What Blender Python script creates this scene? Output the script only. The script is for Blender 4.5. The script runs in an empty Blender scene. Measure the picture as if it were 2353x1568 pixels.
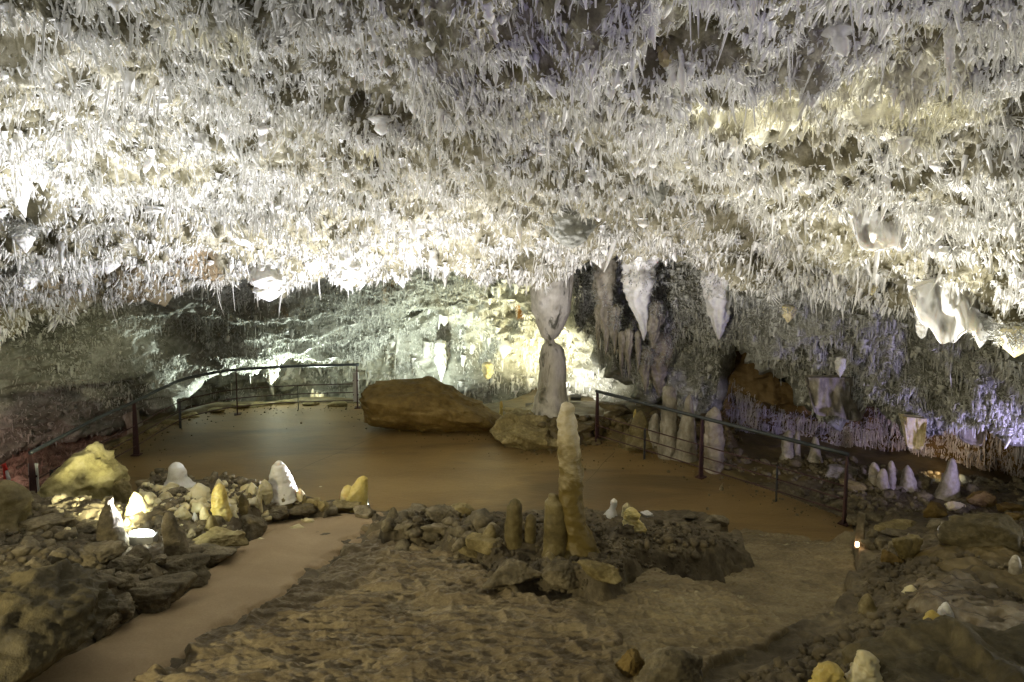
import bpy, math, random
import numpy as np
from mathutils import Vector, Matrix
random.seed(7)
rng = np.random.default_rng(11)
scene = bpy.context.scene
COL = scene.collection
PI = math.pi

# ------------------------------------------------------------------ camera geometry
F = 1569.0; CX = 1176.5; CY = 784.0; PITCH = math.radians(5.0); HC = 4.4
SHIFT = 784 - F*math.tan(PITCH) - 478.0
PPY = CY - SHIFT
cp, sp = math.cos(PITCH), math.sin(PITCH)

def ray(u, v):
    u = np.asarray(u, float); v = np.asarray(v, float)
    x = (u-CX)/F; y = -(v-PPY)/F
    wy = cp + y*sp
    return x/wy, (y*cp-sp)/wy            # dx/dy, dz/dy

def P(u, v, d):
    a, b = ray(u, v)
    return np.stack([a*d, np.asarray(d, float)+0*a, HC+b*d], -1)

def PZ(u, v, z):
    a, b = ray(u, v)
    d = (z-HC)/b
    return np.array([float(a*d), float(d), float(z)])

def proj(x, y, z):
    zr = z-HC
    f = y*cp - zr*sp
    up = y*sp + zr*cp
    f = np.maximum(f, 0.05)
    return CX + F*x/f, PPY - F*up/f

cam_d = bpy.data.cameras.new('camera'); cam = bpy.data.objects.new('camera', cam_d); COL.objects.link(cam)
cam.location = (0, 0, HC); cam.rotation_euler = (PI/2-PITCH, 0, 0)
cam_d.sensor_width = 36; cam_d.lens = F/2353*36; cam_d.shift_y = -SHIFT/2353; cam_d.clip_end = 300; cam_d.clip_start = 0.05
scene.camera = cam

# ------------------------------------------------------------------ noise
def _h(ix, iy, iz, s):
    n = (ix.astype(np.int64)*374761393 + iy.astype(np.int64)*668265263 + iz.astype(np.int64)*2147483647 + s*1274126177) & 0xffffffff
    n = ((n ^ (n >> 13))*1274126177) & 0xffffffff
    n = ((n ^ (n >> 16))*2246822519) & 0xffffffff
    return ((n ^ (n >> 15)) & 0xffffff)/8388607.5 - 1.0

def vnoise(p, s=0):
    p = np.asarray(p, float); i = np.floor(p); f = p-i; f = f*f*f*(f*(f*6-15)+10)
    r = 0
    for a in (0, 1):
        wx = f[..., 0] if a else 1-f[..., 0]
        for b in (0, 1):
            wy = f[..., 1] if b else 1-f[..., 1]
            for c in (0, 1):
                wz = f[..., 2] if c else 1-f[..., 2]
                r = r + wx*wy*wz*_h(i[..., 0]+a, i[..., 1]+b, i[..., 2]+c, s)
    return r

def fbm(p, s=0, oct=4, gain=0.5, ridge=False):
    p = np.asarray(p, float); r = 0; a = 1.0; q = p.copy()
    for k in range(oct):
        n = vnoise(q, s+k*17)
        r = r + a*((1-2*np.abs(n)) if ridge else n); a *= gain; q = q*2.03+7.1
    return r

def sstep(x, a, b):
    t = np.clip((x-a)/(b-a), 0, 1); return t*t*(3-2*t)

# ------------------------------------------------------------------ mesh helpers
def obj_from(name, V, faces, mat, parent=None, smooth=True, quads=None, loc=None):
    me = bpy.data.meshes.new(name)
    V = np.asarray(V, np.float32)
    if loc is not None: V = V-np.asarray(loc, np.float32)
    if quads is not None:
        q = np.asarray(quads, np.int32)
        me.vertices.add(len(V)); me.vertices.foreach_set('co', V.ravel())
        me.loops.add(q.size); me.loops.foreach_set('vertex_index', q.ravel())
        me.polygons.add(len(q))
        me.polygons.foreach_set('loop_start', np.arange(0, q.size, q.shape[1], dtype=np.int32))
        me.polygons.foreach_set('loop_total', np.full(len(q), q.shape[1], np.int32))
        me.update(calc_edges=True); me.validate()
    else:
        me.from_pydata([tuple(map(float, v)) for v in V], [], [tuple(f) for f in faces]); me.update()
    if smooth: me.polygons.foreach_set('use_smooth', [True]*len(me.polygons))
    if mat: me.materials.append(mat)
    o = bpy.data.objects.new(name, me); COL.objects.link(o)
    if loc is not None: o.location = tuple(map(float, loc))
    if parent is not None: o.parent = parent
    return o

def tag(o, label=None, cat=None, group=None, kind=None):
    if label: o['label'] = label
    if cat: o['category'] = cat
    if group: o['group'] = group
    if kind: o['kind'] = kind
    return o

def empty(name, loc, label, cat, group=None):
    o = bpy.data.objects.new(name, None); COL.objects.link(o); o.location = tuple(map(float, loc))
    o.empty_display_size = 0.1
    return tag(o, label, cat, group)

def child(name, V, faces, mat, par, smooth=True, quads=None):
    """mesh given in world coordinates, parented to an unrotated empty"""
    off = np.array(par.location) + (np.array(par.parent.location) if par.parent else 0)
    return obj_from(name, np.asarray(V)-off, faces, mat, par, smooth, quads)

def grid_quads(nu, nv):
    a = np.arange(nu*nv).reshape(nv, nu)
    return np.stack([a[:-1, :-1], a[:-1, 1:], a[1:, 1:], a[1:, :-1]], -1).reshape(-1, 4)

def box(c, s, rz=0.0, tilt=None):
    c = np.array(c, float)
    v = np.array([[x, y, z] for x in (-.5, .5) for y in (-.5, .5) for z in (-.5, .5)])*np.array(s)
    if tilt is not None: v = v @ np.array(tilt).T
    cr, sr = math.cos(rz), math.sin(rz)
    v = v @ np.array([[cr, sr, 0], [-sr, cr, 0], [0, 0, 1]])
    f = [(0, 1, 3, 2), (4, 6, 7, 5), (0, 4, 5, 1), (2, 3, 7, 6), (0, 2, 6, 4), (1, 5, 7, 3)]
    return v+c, f

def merge(parts):
    V, Fc, n = [], [], 0
    for v, f in parts:
        V.append(np.asarray(v)); Fc += [tuple(i+n for i in q) for q in f]; n += len(v)
    return np.concatenate(V), Fc

def tube(pts, r, n=10, cap=True):
    pts = np.asarray(pts, float); m = len(pts)
    r = np.broadcast_to(np.asarray(r, float), (m,))
    T = np.gradient(pts, axis=0); T /= np.linalg.norm(T, axis=1)[:, None]+1e-9
    V = []
    ref = np.array([0, 0, 1.0]) if abs(T[0, 2]) < 0.9 else np.array([1.0, 0, 0])
    for k in range(m):
        e1 = np.cross(T[k], ref); e1 /= np.linalg.norm(e1)+1e-9; e2 = np.cross(e1, T[k])
        for j in range(n):
            a = 2*PI*j/n; V.append(pts[k]+r[k]*(math.cos(a)*e1+math.sin(a)*e2))
    Fc = [(k*n+j, k*n+(j+1) % n, (k+1)*n+(j+1) % n, (k+1)*n+j) for k in range(m-1) for j in range(n)]
    if cap: Fc += [tuple(range(n))[::-1], tuple((m-1)*n+j for j in range(n))]
    return np.array(V), Fc

# ------------------------------------------------------------------ materials
def new_mat(name):
    m = bpy.data.materials.new(name); m.use_nodes = True
    nt = m.node_tree; b = nt.nodes['Principled BSDF']
    return m, nt, b

def N(nt, t, **kw):
    n = nt.nodes.new(t)
    for k, v in kw.items():
        if k in n.inputs: n.inputs[k].default_value = v
        else: setattr(n, k, v)
    return n

def rock_mat(name, cols, scale=2.0, fine=14.0, rough=0.75, bump=0.4, bdist=0.03, spots=None, sss=0.0, ssc=(1, .8, .5), stretch=(1, 1, 1), spec=0.4, bscale=None, patch=None):
    m, nt, b = new_mat(name)
    geo = N(nt, 'ShaderNodeNewGeometry')
    mp = N(nt, 'ShaderNodeMapping'); mp.inputs['Scale'].default_value = stretch
    nt.links.new(geo.outputs['Position'], mp.inputs['Vector'])
    def noise(sc, det=6, ro=.6, dist=0.0):
        n = N(nt, 'ShaderNodeTexNoise'); n.inputs['Scale'].default_value = sc; n.inputs['Detail'].default_value = det
        n.inputs['Roughness'].default_value = ro; n.inputs['Distortion'].default_value = dist
        nt.links.new(mp.outputs['Vector'], n.inputs['Vector']); return n
    n1 = noise(scale, 7, .62, .4); n2 = noise(fine, 5, .65)
    mix = N(nt, 'ShaderNodeMix', data_type='FLOAT'); mix.inputs[0].default_value = .38
    nt.links.new(n1.outputs['Fac'], mix.inputs[2]); nt.links.new(n2.outputs['Fac'], mix.inputs[3])
    cr = N(nt, 'ShaderNodeValToRGB'); el = cr.color_ramp.elements
    lo, hi = .34, .66
    for i, c in enumerate(cols):
        pos = lo+(hi-lo)*i/(len(cols)-1)
        if i < 2: e = el[i]; e.position = pos
        else: e = el.new(pos)
        e.color = (*c, 1)
    if len(cols) > 2:
        for i, c in enumerate(cols):
            el[i].position = lo+(hi-lo)*i/(len(cols)-1); el[i].color = (*c, 1)
    nt.links.new(mix.outputs[0], cr.inputs['Fac'])
    last = cr.outputs['Color']
    if spots:
        for (c, sc, a, w) in spots:
            n3 = noise(sc, 4, .6, .6)
            r = N(nt, 'ShaderNodeMapRange'); r.inputs['From Min'].default_value = a; r.inputs['From Max'].default_value = a+w
            nt.links.new(n3.outputs['Fac'], r.inputs['Value'])
            mm = N(nt, 'ShaderNodeMix', data_type='RGBA'); mm.inputs[7].default_value = (*c, 1)
            nt.links.new(r.outputs['Result'], mm.inputs[0]); nt.links.new(last, mm.inputs[6]); last = mm.outputs[2]
    if patch:
        for (c, ctr, rad) in patch:
            dd = N(nt, 'ShaderNodeVectorMath', operation='DISTANCE'); dd.inputs[1].default_value = tuple(map(float, ctr))
            nt.links.new(geo.outputs['Position'], dd.inputs[0])
            ns = noise(1.7, 5, .65, .5)
            ad = N(nt, 'ShaderNodeMath', operation='MULTIPLY_ADD'); ad.inputs[1].default_value = rad*2.2; ad.inputs[2].default_value = -rad*1.1
            nt.links.new(ns.outputs['Fac'], ad.inputs[0])
            su = N(nt, 'ShaderNodeMath', operation='ADD'); nt.links.new(dd.outputs['Value'], su.inputs[0]); nt.links.new(ad.outputs[0], su.inputs[1])
            r = N(nt, 'ShaderNodeMapRange'); r.inputs['From Min'].default_value = rad; r.inputs['From Max'].default_value = rad*.7
            nt.links.new(su.outputs[0], r.inputs['Value'])
            mm = N(nt, 'ShaderNodeMix', data_type='RGBA'); mm.inputs[7].default_value = (*c, 1)
            nt.links.new(r.outputs['Result'], mm.inputs[0]); nt.links.new(last, mm.inputs[6]); last = mm.outputs[2]
    nt.links.new(last, b.inputs['Base Color'])
    b.inputs['Roughness'].default_value = rough; b.inputs['Specular IOR Level'].default_value = spec
    n4 = noise(bscale or fine*1.6, 7, .7); n5 = noise((bscale or fine)*.35, 5, .6)
    ad = N(nt, 'ShaderNodeMath', operation='MULTIPLY_ADD'); ad.inputs[1].default_value = .45
    nt.links.new(n4.outputs['Fac'], ad.inputs[0]); nt.links.new(n5.outputs['Fac'], ad.inputs[2])
    bp = N(nt, 'ShaderNodeBump'); bp.inputs['Strength'].default_value = bump; bp.inputs['Distance'].default_value = bdist
    nt.links.new(ad.outputs[0], bp.inputs['Height']); nt.links.new(bp.outputs['Normal'], b.inputs['Normal'])
    if sss:
        b.inputs['Subsurface Weight'].default_value = sss; b.inputs['Subsurface Radius'].default_value = ssc
        b.inputs['Subsurface Scale'].default_value = .06
    return m

def plain(name, col, rough=.5, metal=0.0, emit=None, es=0):
    m, nt, b = new_mat(name)
    n = N(nt, 'ShaderNodeTexNoise'); n.inputs['Scale'].default_value = 9; n.inputs['Detail'].default_value = 6
    g = N(nt, 'ShaderNodeNewGeometry'); nt.links.new(g.outputs['Position'], n.inputs['Vector'])
    mm = N(nt, 'ShaderNodeMix', data_type='RGBA'); mm.inputs[6].default_value = (*[c*.7 for c in col], 1); mm.inputs[7].default_value = (*[min(1, c*1.2) for c in col], 1)
    nt.links.new(n.outputs['Fac'], mm.inputs[0]); nt.links.new(mm.outputs[2], b.inputs['Base Color'])
    b.inputs['Roughness'].default_value = rough; b.inputs['Metallic'].default_value = metal
    if emit: b.inputs['Emission Color'].default_value = (*emit, 1); b.inputs['Emission Strength'].default_value = es
    return m

WHITE = (.80, .78, .73)
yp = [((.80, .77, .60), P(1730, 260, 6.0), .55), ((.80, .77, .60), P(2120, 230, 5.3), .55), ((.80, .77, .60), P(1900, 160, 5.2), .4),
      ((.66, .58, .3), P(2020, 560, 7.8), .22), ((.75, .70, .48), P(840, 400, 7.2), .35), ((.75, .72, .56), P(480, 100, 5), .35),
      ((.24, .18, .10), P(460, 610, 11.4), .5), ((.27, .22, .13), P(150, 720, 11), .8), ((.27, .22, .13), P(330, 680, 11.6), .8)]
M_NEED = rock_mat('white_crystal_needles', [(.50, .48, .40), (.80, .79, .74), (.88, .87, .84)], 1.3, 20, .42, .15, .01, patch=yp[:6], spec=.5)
M_CEIL = rock_mat('crystal_crusted_rock', [(.06, .053, .026), (.20, .18, .105), (.54, .51, .40)], 1.6, 11, .7, .8, .05, patch=yp)  # dark olive end also puts the shade of the gaps into the rock colour
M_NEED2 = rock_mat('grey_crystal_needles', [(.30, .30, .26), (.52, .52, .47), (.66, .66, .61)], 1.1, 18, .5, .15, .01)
M_CEIL2 = rock_mat('grey_crusted_rock', [(.07, .07, .052), (.26, .26, .215), (.54, .54, .49)], 1.0, 9, .75, .9, .06,
                   spots=[((.17, .11, .045), .55, .62, .10)])
M_BACK = rock_mat('pale_flowstone_wall', [(.12, .12, .09), (.42, .42, .36), (.68, .67, .6)], 1.0, 8, .7, .9, .06,
                  patch=[((.45, .22, .06), P(1330, 830, 16.6), .8), ((.45, .24, .07), P(1205, 712, 16.2), .3)])
M_OCHRE = rock_mat('ochre_rock', [(.05, .03, .010), (.13, .08, .026), (.22, .15, .065)], 1.2, 8, .8, .8, .05)
M_DNEED = rock_mat('dusky_needles', [(.26, .22, .22), (.46, .42, .42), (.6, .56, .56)], 1.1, 18, .4, .15, .01)
M_WHITE = rock_mat('white_calcite', [(.53, .51, .45), (.71, .70, .66), (.82, .81, .79)], 3.0, 16, .40, .5, .015, sss=.2)
M_CREAM = rock_mat('cream_calcite', [(.38, .31, .13), (.64, .57, .34), (.74, .69, .50)], 2.6, 12, .4, .35, .012, sss=.25, ssc=(1, .8, .35))
M_YELLOW = rock_mat('yellow_calcite', [(.36, .26, .06), (.62, .50, .16), (.74, .66, .36)], 3.0, 14, .42, .4, .012, sss=.25, ssc=(1, .7, .2))
M_BROWNST = rock_mat('brown_stalagmite', [(.07, .054, .02), (.155, .122, .048), (.28, .23, .11)], 3.0, 20, .55, .6, .015)
M_DIRTY = rock_mat('dirty_column', [(.10, .09, .065), (.30, .27, .21), (.56, .52, .44)], 2.6, 12, .55, .8, .02, stretch=(1, 1, .5))
M_COLUMN = rock_mat('pale_column_calcite', [(.20, .18, .13), (.52, .49, .42), (.74, .71, .64)], 2.4, 10, .5, .8, .02, stretch=(1, 1, .4), spots=[((.10, .095, .07), 3.5, .58, .08)])
M_TALL = rock_mat('banded_stalagmite', [(.20, .15, .05), (.42, .35, .19), (.62, .56, .42)], 1.6, 12, .45, .9, .02, stretch=(.6, .6, 1.5), sss=.12, ssc=(1, .8, .4), patch=[((.17, .125, .035), P(1325, 1190, 6.85), 1.05)])
M_SOIL = rock_mat('dark_cave_soil', [(.055, .043, .025), (.115, .092, .054), (.22, .18, .105)], 1.6, 16, .75, 1.0, .03,
                  spots=[((.34, .27, .12), 2.2, .66, .05)])
M_WETF = rock_mat('wet_brown_flowstone', [(.06, .045, .018), (.12, .09, .035), (.2, .15, .07)], 1.3, 7, .45, .6, .03)
M_DARK = rock_mat('dark_brown_rock', [(.035, .028, .013), (.085, .068, .030), (.18, .145, .07)], 2.2, 14, .65, 1.0, .03)
M_GREY = rock_mat('grey_limestone', [(.055, .045, .027), (.155, .128, .075), (.33, .28, .18)], 3.5, 18, .75, 1.0, .03)
M_TAN = rock_mat('tan_limestone', [(.11, .085, .03), (.25, .20, .085), (.44, .37, .19)], 3.5, 18, .75, 1.0, .03)
M_BIGY = rock_mat('yellow_limestone', [(.24, .20, .07), (.44, .38, .16), (.60, .53, .30)], 3.0, 13, .75, .9, .03)
M_BROWNB = rock_mat('brown_boulder', [(.085, .054, .013), (.17, .112, .028), (.28, .20, .07)], 1.5, 9, .75, .9, .04)
M_PATH = rock_mat('pinkish_path_screed', [(.28, .20, .11), (.35, .26, .15), (.44, .335, .20)], 1.2, 60, .8, .5, .006)
M_PLAT = rock_mat('brown_resin_floor', [(.19, .124, .044), (.25, .165, .062), (.305, .21, .084)], .8, 30, .40, .55, .008, spots=[((.13, .088, .036), .35, .50, .16)], spec=.35, stretch=(.7, 2.2, 1))
M_PALE = rock_mat('pale_pinkish_calcite', [(.19, .16, .11), (.37, .33, .27), (.52, .46, .40)], 3.0, 14, .45, .6, .015, sss=.15)
M_SLAB = rock_mat('rough_tan_stone', [(.125, .094, .052), (.225, .175, .098), (.37, .305, .18)], 1.8, 34, .42, 1.0, .02, stretch=(.8, 2, 1))
M_STEP = rock_mat('brown_stone_steps', [(.11, .085, .045), (.21, .165, .088), (.33, .275, .155)], 1.6, 26, .65, .8, .015,
                  spots=[((.40, .36, .22), 1.9, .66, .04)], stretch=(1, 2, 1))
M_FLOW = rock_mat('shiny_pale_flowstone', [(.06, .045, .022), (.18, .14, .08), (.44, .38, .28)], 1.6, 9, .25, .6, .02, spec=.6)
M_STEEL = plain('dark_grey_painted_steel', (.06, .068, .07), .38, .3)
M_RUST = plain('rusty_maroon_steel', (.07, .032, .03), .6, .2)
M_PANEL = plain('off_white_panel', (.62, .62, .60), .5)
M_LAMPB = plain('grey_lamp_housing', (.28, .28, .27), .45, .3)
M_RED = plain('red_plastic', (.6, .03, .02), .4)
M_GLASSL = plain('lit_lamp_glass', (.9, .9, .9), .3, 0, (.93, 1.0, .95), 28)
M_GLASSW = plain('warm_lamp_glass', (.9, .9, .9), .3, 0, (1, .62, .35), 10)

# ------------------------------------------------------------------ ground height field
def poly_sd(u, v, poly):
    """signed distance in picture units, positive inside"""
    poly = np.array(poly, float); n = len(poly)
    dmin = np.full(u.shape, 1e9); ins = np.zeros(u.shape, bool)
    for i in range(n):
        x1, y1 = poly[i]; x2, y2 = poly[(i+1) % n]
        ex, ey = x2-x1, y2-y1; t = np.clip(((u-x1)*ex+(v-y1)*ey)/(ex*ex+ey*ey+1e-9), 0, 1)
        dmin = np.minimum(dmin, np.hypot(u-x1-t*ex, v-y1-t*ey))
        c = ((y1 > v) != (y2 > v)) & (u < (x2-x1)*(v-y1)/((y2-y1) if y2 != y1 else 1e-9)+x1)
        ins ^= c
    return np.where(ins, dmin, -dmin)

def wpoly(pp, z):
    return np.array([PZ(a, b, z)[:2] for a, b in pp])

def incl(y): return 1.88-.18*y
# outlines are traced on the plane they lie on, then used as plan outlines in metres
def plan(pp, off):
    out = []
    for a, b in pp:
        rx, rz = ray(a, b); d = (HC-1.88-off)/(-rz-.18) if (-rz-.18) > .05 else 40
        out.append((rx*d, d))
    return out
ISLAND = plan([(880, 1190), (960, 1165), (1060, 1150), (1100, 1170), (1200, 1170), (1400, 1175), (1500, 1185), (1690, 1203), (1706, 1224), (1640, 1240), (1560, 1264), (1500, 1285), (1440, 1312), (1380, 1322), (1300, 1318), (1200, 1310), (1130, 1290), (1050, 1250), (960, 1222), (880, 1212)], .25)
MOUND = plan([(-500, 1230), (0, 1180), (60, 1160), (160, 1172), (270, 1165), (335, 1108), (420, 1098), (560, 1112), (700, 1132), (850, 1148), (868, 1172)], .30)+plan([(874, 1190), (760, 1197), (640, 1204), (600, 1222), (540, 1272), (400, 1372), (240, 1472), (130, 1530), (-60, 1650), (-500, 1710)], 0)
PIT = plan([(1118, 1312), (1250, 1392), (1340, 1392), (1450, 1365), (1430, 1310), (1300, 1300), (1180, 1290)], -.12)
SLAB = plan([(860, 1205), (960, 1222), (1050, 1258), (1110, 1306), (1180, 1352), (1250, 1392), (1400, 1440), (1430, 1500), (1380, 1720), (150, 1720), (420, 1492), (640, 1380), (745, 1310), (815, 1250)], .03)
PATH = plan([(600, 1188), (872, 1184), (888, 1197), (805, 1250), (748, 1310), (645, 1382), (525, 1440), (430, 1505), (330, 1600), (300, 1740), (-200, 1760), (0, 1600), (60, 1560), (236, 1472), (398, 1372), (528, 1275), (605, 1215)], 0)
STA = plan([(1240, 1385), (1340, 1380), (1430, 1355), (1499, 1311), (1563, 1329), (1676, 1367), (1780, 1418), (1820, 1452), (1760, 1490), (1640, 1522), (1560, 1720), (1300, 1720), (1380, 1500)], .02)
STB = plan([(1400, 1375), (1480, 1330), (1560, 1290), (1641, 1259), (1753, 1286), (1860, 1312), (1941, 1342), (1957, 1375), (1905, 1430), (1850, 1455), (1800, 1475)], -.13)
STC = plan([(1600, 1300), (1640, 1255), (1700, 1216), (1707, 1212), (1800, 1226), (1965, 1256), (1975, 1340), (1960, 1360), (1870, 1350)], -.2)
RIGHT = plan([(1990, 1275), (2060, 1230), (2200, 1200), (2353, 1170), (3200, 1150), (3400, 1750), (1560, 1750), (1640, 1530), (1770, 1498), (1830, 1462), (1900, 1440), (1965, 1375), (1985, 1300)], .12)
# platform outline, z = 0
PLAT = [tuple(q) for q in wpoly([(-60, 1235), (60, 1165), (100, 1130), (180, 1068), (250, 1026), (365, 975), (480, 942), (560, 931), (680, 926), (825, 926), (860, 940), (1000, 960), (1160, 1000), (1280, 1032), (1372, 1008), (1420, 1016), (1500, 1040), (1650, 1085), (1800, 1135), (1965, 1196), (1985, 1262), (1962, 1290), (1700, 1300), (1200, 1290), (600, 1290), (200, 1290), (-60, 1290)], 0)]
DROP = [tuple(q) for q in wpoly([(-900, 1500), (-100, 1252), (50, 1160), (95, 1124), (175, 1062), (245, 1020), (362, 968), (480, 934), (650, 918), (830, 918), (1000, 925), (1130, 930), (1220, 905), (1300, 800), (1300, 700), (-2000, 700), (-2600, 1100)], 0)]
SHELF = [tuple(q) for q in wpoly([(1135, 955), (1200, 935), (1290, 920), (1400, 922), (1560, 940), (1700, 985), (1700, 1050), (1560, 1030), (1420, 1000), (1385, 985), (1365, 1020), (1285, 1036), (1235, 1030), (1180, 1008)], .2)]

def G(x, y, rough=True):
    x = np.asarray(x, float); y = np.asarray(y, float)
    z = incl(y)
    isl = sstep(poly_sd(x, y, ISLAND)+.24*fbm(np.stack([x, y, 0*x], -1)*2.4, 55, 5), -.07, .20)
    mnd = sstep(poly_sd(x, y, MOUND), -.03, .22)
    stA = sstep(poly_sd(x, y, STA), -.02, .03); stB = sstep(poly_sd(x, y, STB), -.02, .03); stC = sstep(poly_sd(x, y, STC), -.02, .03)
    pit = sstep(poly_sd(x, y, PIT), -.03, .05); rg = sstep(poly_sd(x, y, RIGHT), -.03, .8)
    rge = sstep(poly_sd(x, y, RIGHT), -.03, .12)
    off = np.zeros(x.shape)
    off = off*(1-stC) - .24*stC
    off = off*(1-stB) - .17*stB
    off = off*(1-stA) + .02*stA
    off = off - .12*pit
    off = np.where(rge > 0, off*(1-rge)+(.06*rge+.22*rg)*1.0, off)
    p3 = np.stack([x, y, 0*x], -1)
    big = fbm(p3*1.1, 3, 3)
    off = off*(1-isl) + isl*(.24-.17*sstep(x, .7, 2.4)+.10*big)
    off = off*(1-mnd) + mnd*(.28+.10*big+.16*sstep(-x, 3.2, 5.0)*sstep(y, 6.5, 8.5))
    zn = z+off
    # far part
    pl = sstep(poly_sd(x, y, PLAT), 0, .15)
    dr = sstep(poly_sd(x, y, DROP), 0, .5)
    sh = sstep(poly_sd(x, y, SHELF), -.02, .25)
    zf = .03+.05*big-.25*pl-1.15*dr+.28*sh*(1-pl) + .35*sstep(x, 6.0, 9.0)*sstep(y, 11, 8.5)
    sh_ = y-.62*sstep(-x, 1.95, 2.3)+.85*sstep(x, 2.5, 3.0)*(1-sstep(x, 4.9, 5.3)); lim = sstep(sh_, 9.0, 9.45)
    rmix = sstep(x, 5.0, 6.3)                     # on the right the slope runs out gradually
    far2 = sstep(y, 8.2, 10.2)
    t = lim*(1-rmix)+far2*rmix
    zz = zn*(1-t)+zf*t
    zz = np.where(dr > 0, np.minimum(zz, zz*(1-dr)+zf*dr), zz)
    if rough:
        r = .045*fbm(p3*3.3, 5, 4)+.03*fbm(p3*8, 9, 3, ridge=True)
        am = .55+.6*mnd+.5*isl+.5*rge-.45*np.maximum(stA, np.maximum(stB, stC))
        zz = zz+r*am
        fl = sstep(y, 9.3, 10)*(1-sh)*(1-dr); zz = zz-r*am*.5*fl
    return zz

def hit(u, v):
    a, b = ray(u, v); y = np.linspace(3, 22, 1500)
    x = a*y; z = HC+b*y; g = G(x, y, False)
    k = np.argmax(z <= g)
    if z[k] > g[k]: k = len(y)-1
    return np.array([x[k], y[k], g[k]])

# ground sheet: fine near, coarse far
def heightfield(name, x0, x1, y0, y1, nx, ny, fz, mat, keep=None):
    xs = np.linspace(x0, x1, nx); ys = np.linspace(y0, y1, ny)
    X, Y = np.meshgrid(xs, ys); Z = fz(X, Y)
    V = np.stack([X, Y, Z], -1).reshape(-1, 3); q = grid_quads(nx, ny)
    if keep is not None:
        K = keep(X, Y).reshape(-1); q = q[K[q].all(1)]
        used = np.unique(q); mp = np.full(len(V), -1); mp[used] = np.arange(len(used)); V = V[used]; q = mp[q]
    return obj_from(name, V, None, mat, quads=q)

heightfield('ground', -9.0, 11.0, 3.2, 10.6, 800, 420, G, M_SOIL)['kind'] = 'structure'
heightfield('ground', -16.0, 16.0, 10.6, 23.0, 420, 200, G, M_WETF)['kind'] = 'structure'
# wide apron that closes the cave floor behind and beside the camera
heightfield('ground', -22, 22, -8, 3.25, 90, 40, lambda X, Y: 1.25+.12*fbm(np.stack([X, Y, 0*X], -1)*.9, 3, 4)-.25*sstep(Y, 1, 3.2), M_SOIL)['kind'] = 'structure'

# path: smooth screed ramp
def path_z(X, Y):
    s = poly_sd(X, Y, PATH)
    p3 = np.stack([X, Y, 0*X], -1)
    e = s+.10*fbm(p3*3.5, 41, 4)
    return incl(Y)+.055+.012*fbm(p3*1.5, 6, 3)-.10*sstep(e, .10, -.10)-.9*sstep(Y, 9.15, 9.5)
heightfield('path', -5.5, -.9, 3.3, 9.6, 300, 360, path_z, M_PATH, lambda X, Y: poly_sd(X, Y, PATH) > -.25)['kind'] = 'structure'
# rough crusted slab
def slab_z(X, Y):
    s = poly_sd(X, Y, SLAB)
    p3 = np.stack([X*.8+.25*Y, Y*2.3-.2*X, 0*X], -1)
    r = fbm(p3*3.0, 21, 4, .5); r2 = fbm(p3*6.5, 25, 3, .5, True)
    e = s+.12*fbm(p3*2, 44, 3)
    pe = sstep(poly_sd(X, Y, PIT), -.25, .05)
    return incl(Y)+.07+.034*r+.024*r2+.006*fbm(p3*15, 28, 3, .6, True)-.16*sstep(e, .08, -.06)-.25*pe*sstep(s, .05, -.02)
heightfield('stone_floor', -4.8, 1.6, 3.3, 9.3, 560, 640, slab_z, M_SLAB, lambda X, Y: poly_sd(X, Y, SLAB) > -.2)['kind'] = 'structure'
# three broad worn steps
for nm, pl, off, seed in (('stone_step', STA, .02, 1), ('stone_step', STB, -.165, 2), ('stone_step', STC, -.24, 3)):
    pa = np.array(pl)
    def st(X, Y, pl=pl, off=off, seed=seed):
        s = poly_sd(X, Y, pl); p3 = np.stack([X, Y*1.6, 0*X], -1)
        e = s+.018*fbm(p3*3, 60+seed, 3)
        return incl(Y)*1.0+off+.035+.016*fbm(p3*5, 31+seed, 4)+.012*fbm(p3*12, 35, 3, .5, True)-.13*sstep(e, .035, -.02)
    heightfield(nm, pa[:, 0].min()-.2, pa[:, 0].max()+.2, max(3.3, pa[:, 1].min()-.2), pa[:, 1].max()+.2, 260, 260, st, M_STEP, lambda X, Y, pl=pl: poly_sd(X, Y, pl) > -.12)['kind'] = 'structure'
FLOWP = plan([(2035, 1328), (2120, 1332), (2220, 1352), (2353, 1405), (2600, 1500), (2600, 1600), (2353, 1540), (2240, 1490), (2150, 1440), (2065, 1385)], .22)
WETP = plan([(2080, 1265), (2160, 1235), (2353, 1225), (2700, 1230), (2700, 1430), (2353, 1400), (2200, 1345), (2090, 1320)], .25)
for nm, pl, mt, ex, sd in (('flowstone_floor', FLOWP, M_FLOW, .075, 81), ('wet_floor', WETP, M_WETF, .06, 82)):
    pa = np.array(pl)
    heightfield(nm, pa[:, 0].min()-.2, pa[:, 0].max()+.2, max(3.3, pa[:, 1].min()-.2), pa[:, 1].max()+.2, 260, 260,
        lambda X, Y, pl=pl, ex=ex, sd=sd: G(X, Y, False)+ex+.05*fbm(np.stack([X, Y, 0*X], -1)*3, sd, 3)+.02*fbm(np.stack([X, Y, 0*X], -1)*9, sd, 2)-.22*sstep(poly_sd(X, Y, pl)+.16*fbm(np.stack([X, Y, 0*X], -1)*2.5, sd+9, 3), .22, -.05),
        mt, lambda X, Y, pl=pl: poly_sd(X, Y, pl) > -.18)['kind'] = 'structure'
# platform
def plat_z(X, Y):
    s = poly_sd(X, Y, PLAT); p3 = np.stack([X, Y, 0*X], -1)
    return .006*fbm(p3*.8, 8, 3) - .14*sstep(s, .03, -.03)
heightfield('platform_floor', -9.0, 7.2, 8.6, 15.9, 500, 300, plat_z, M_PLAT, lambda X, Y: poly_sd(X, Y, PLAT) > -.12)['kind'] = 'structure'

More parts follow.
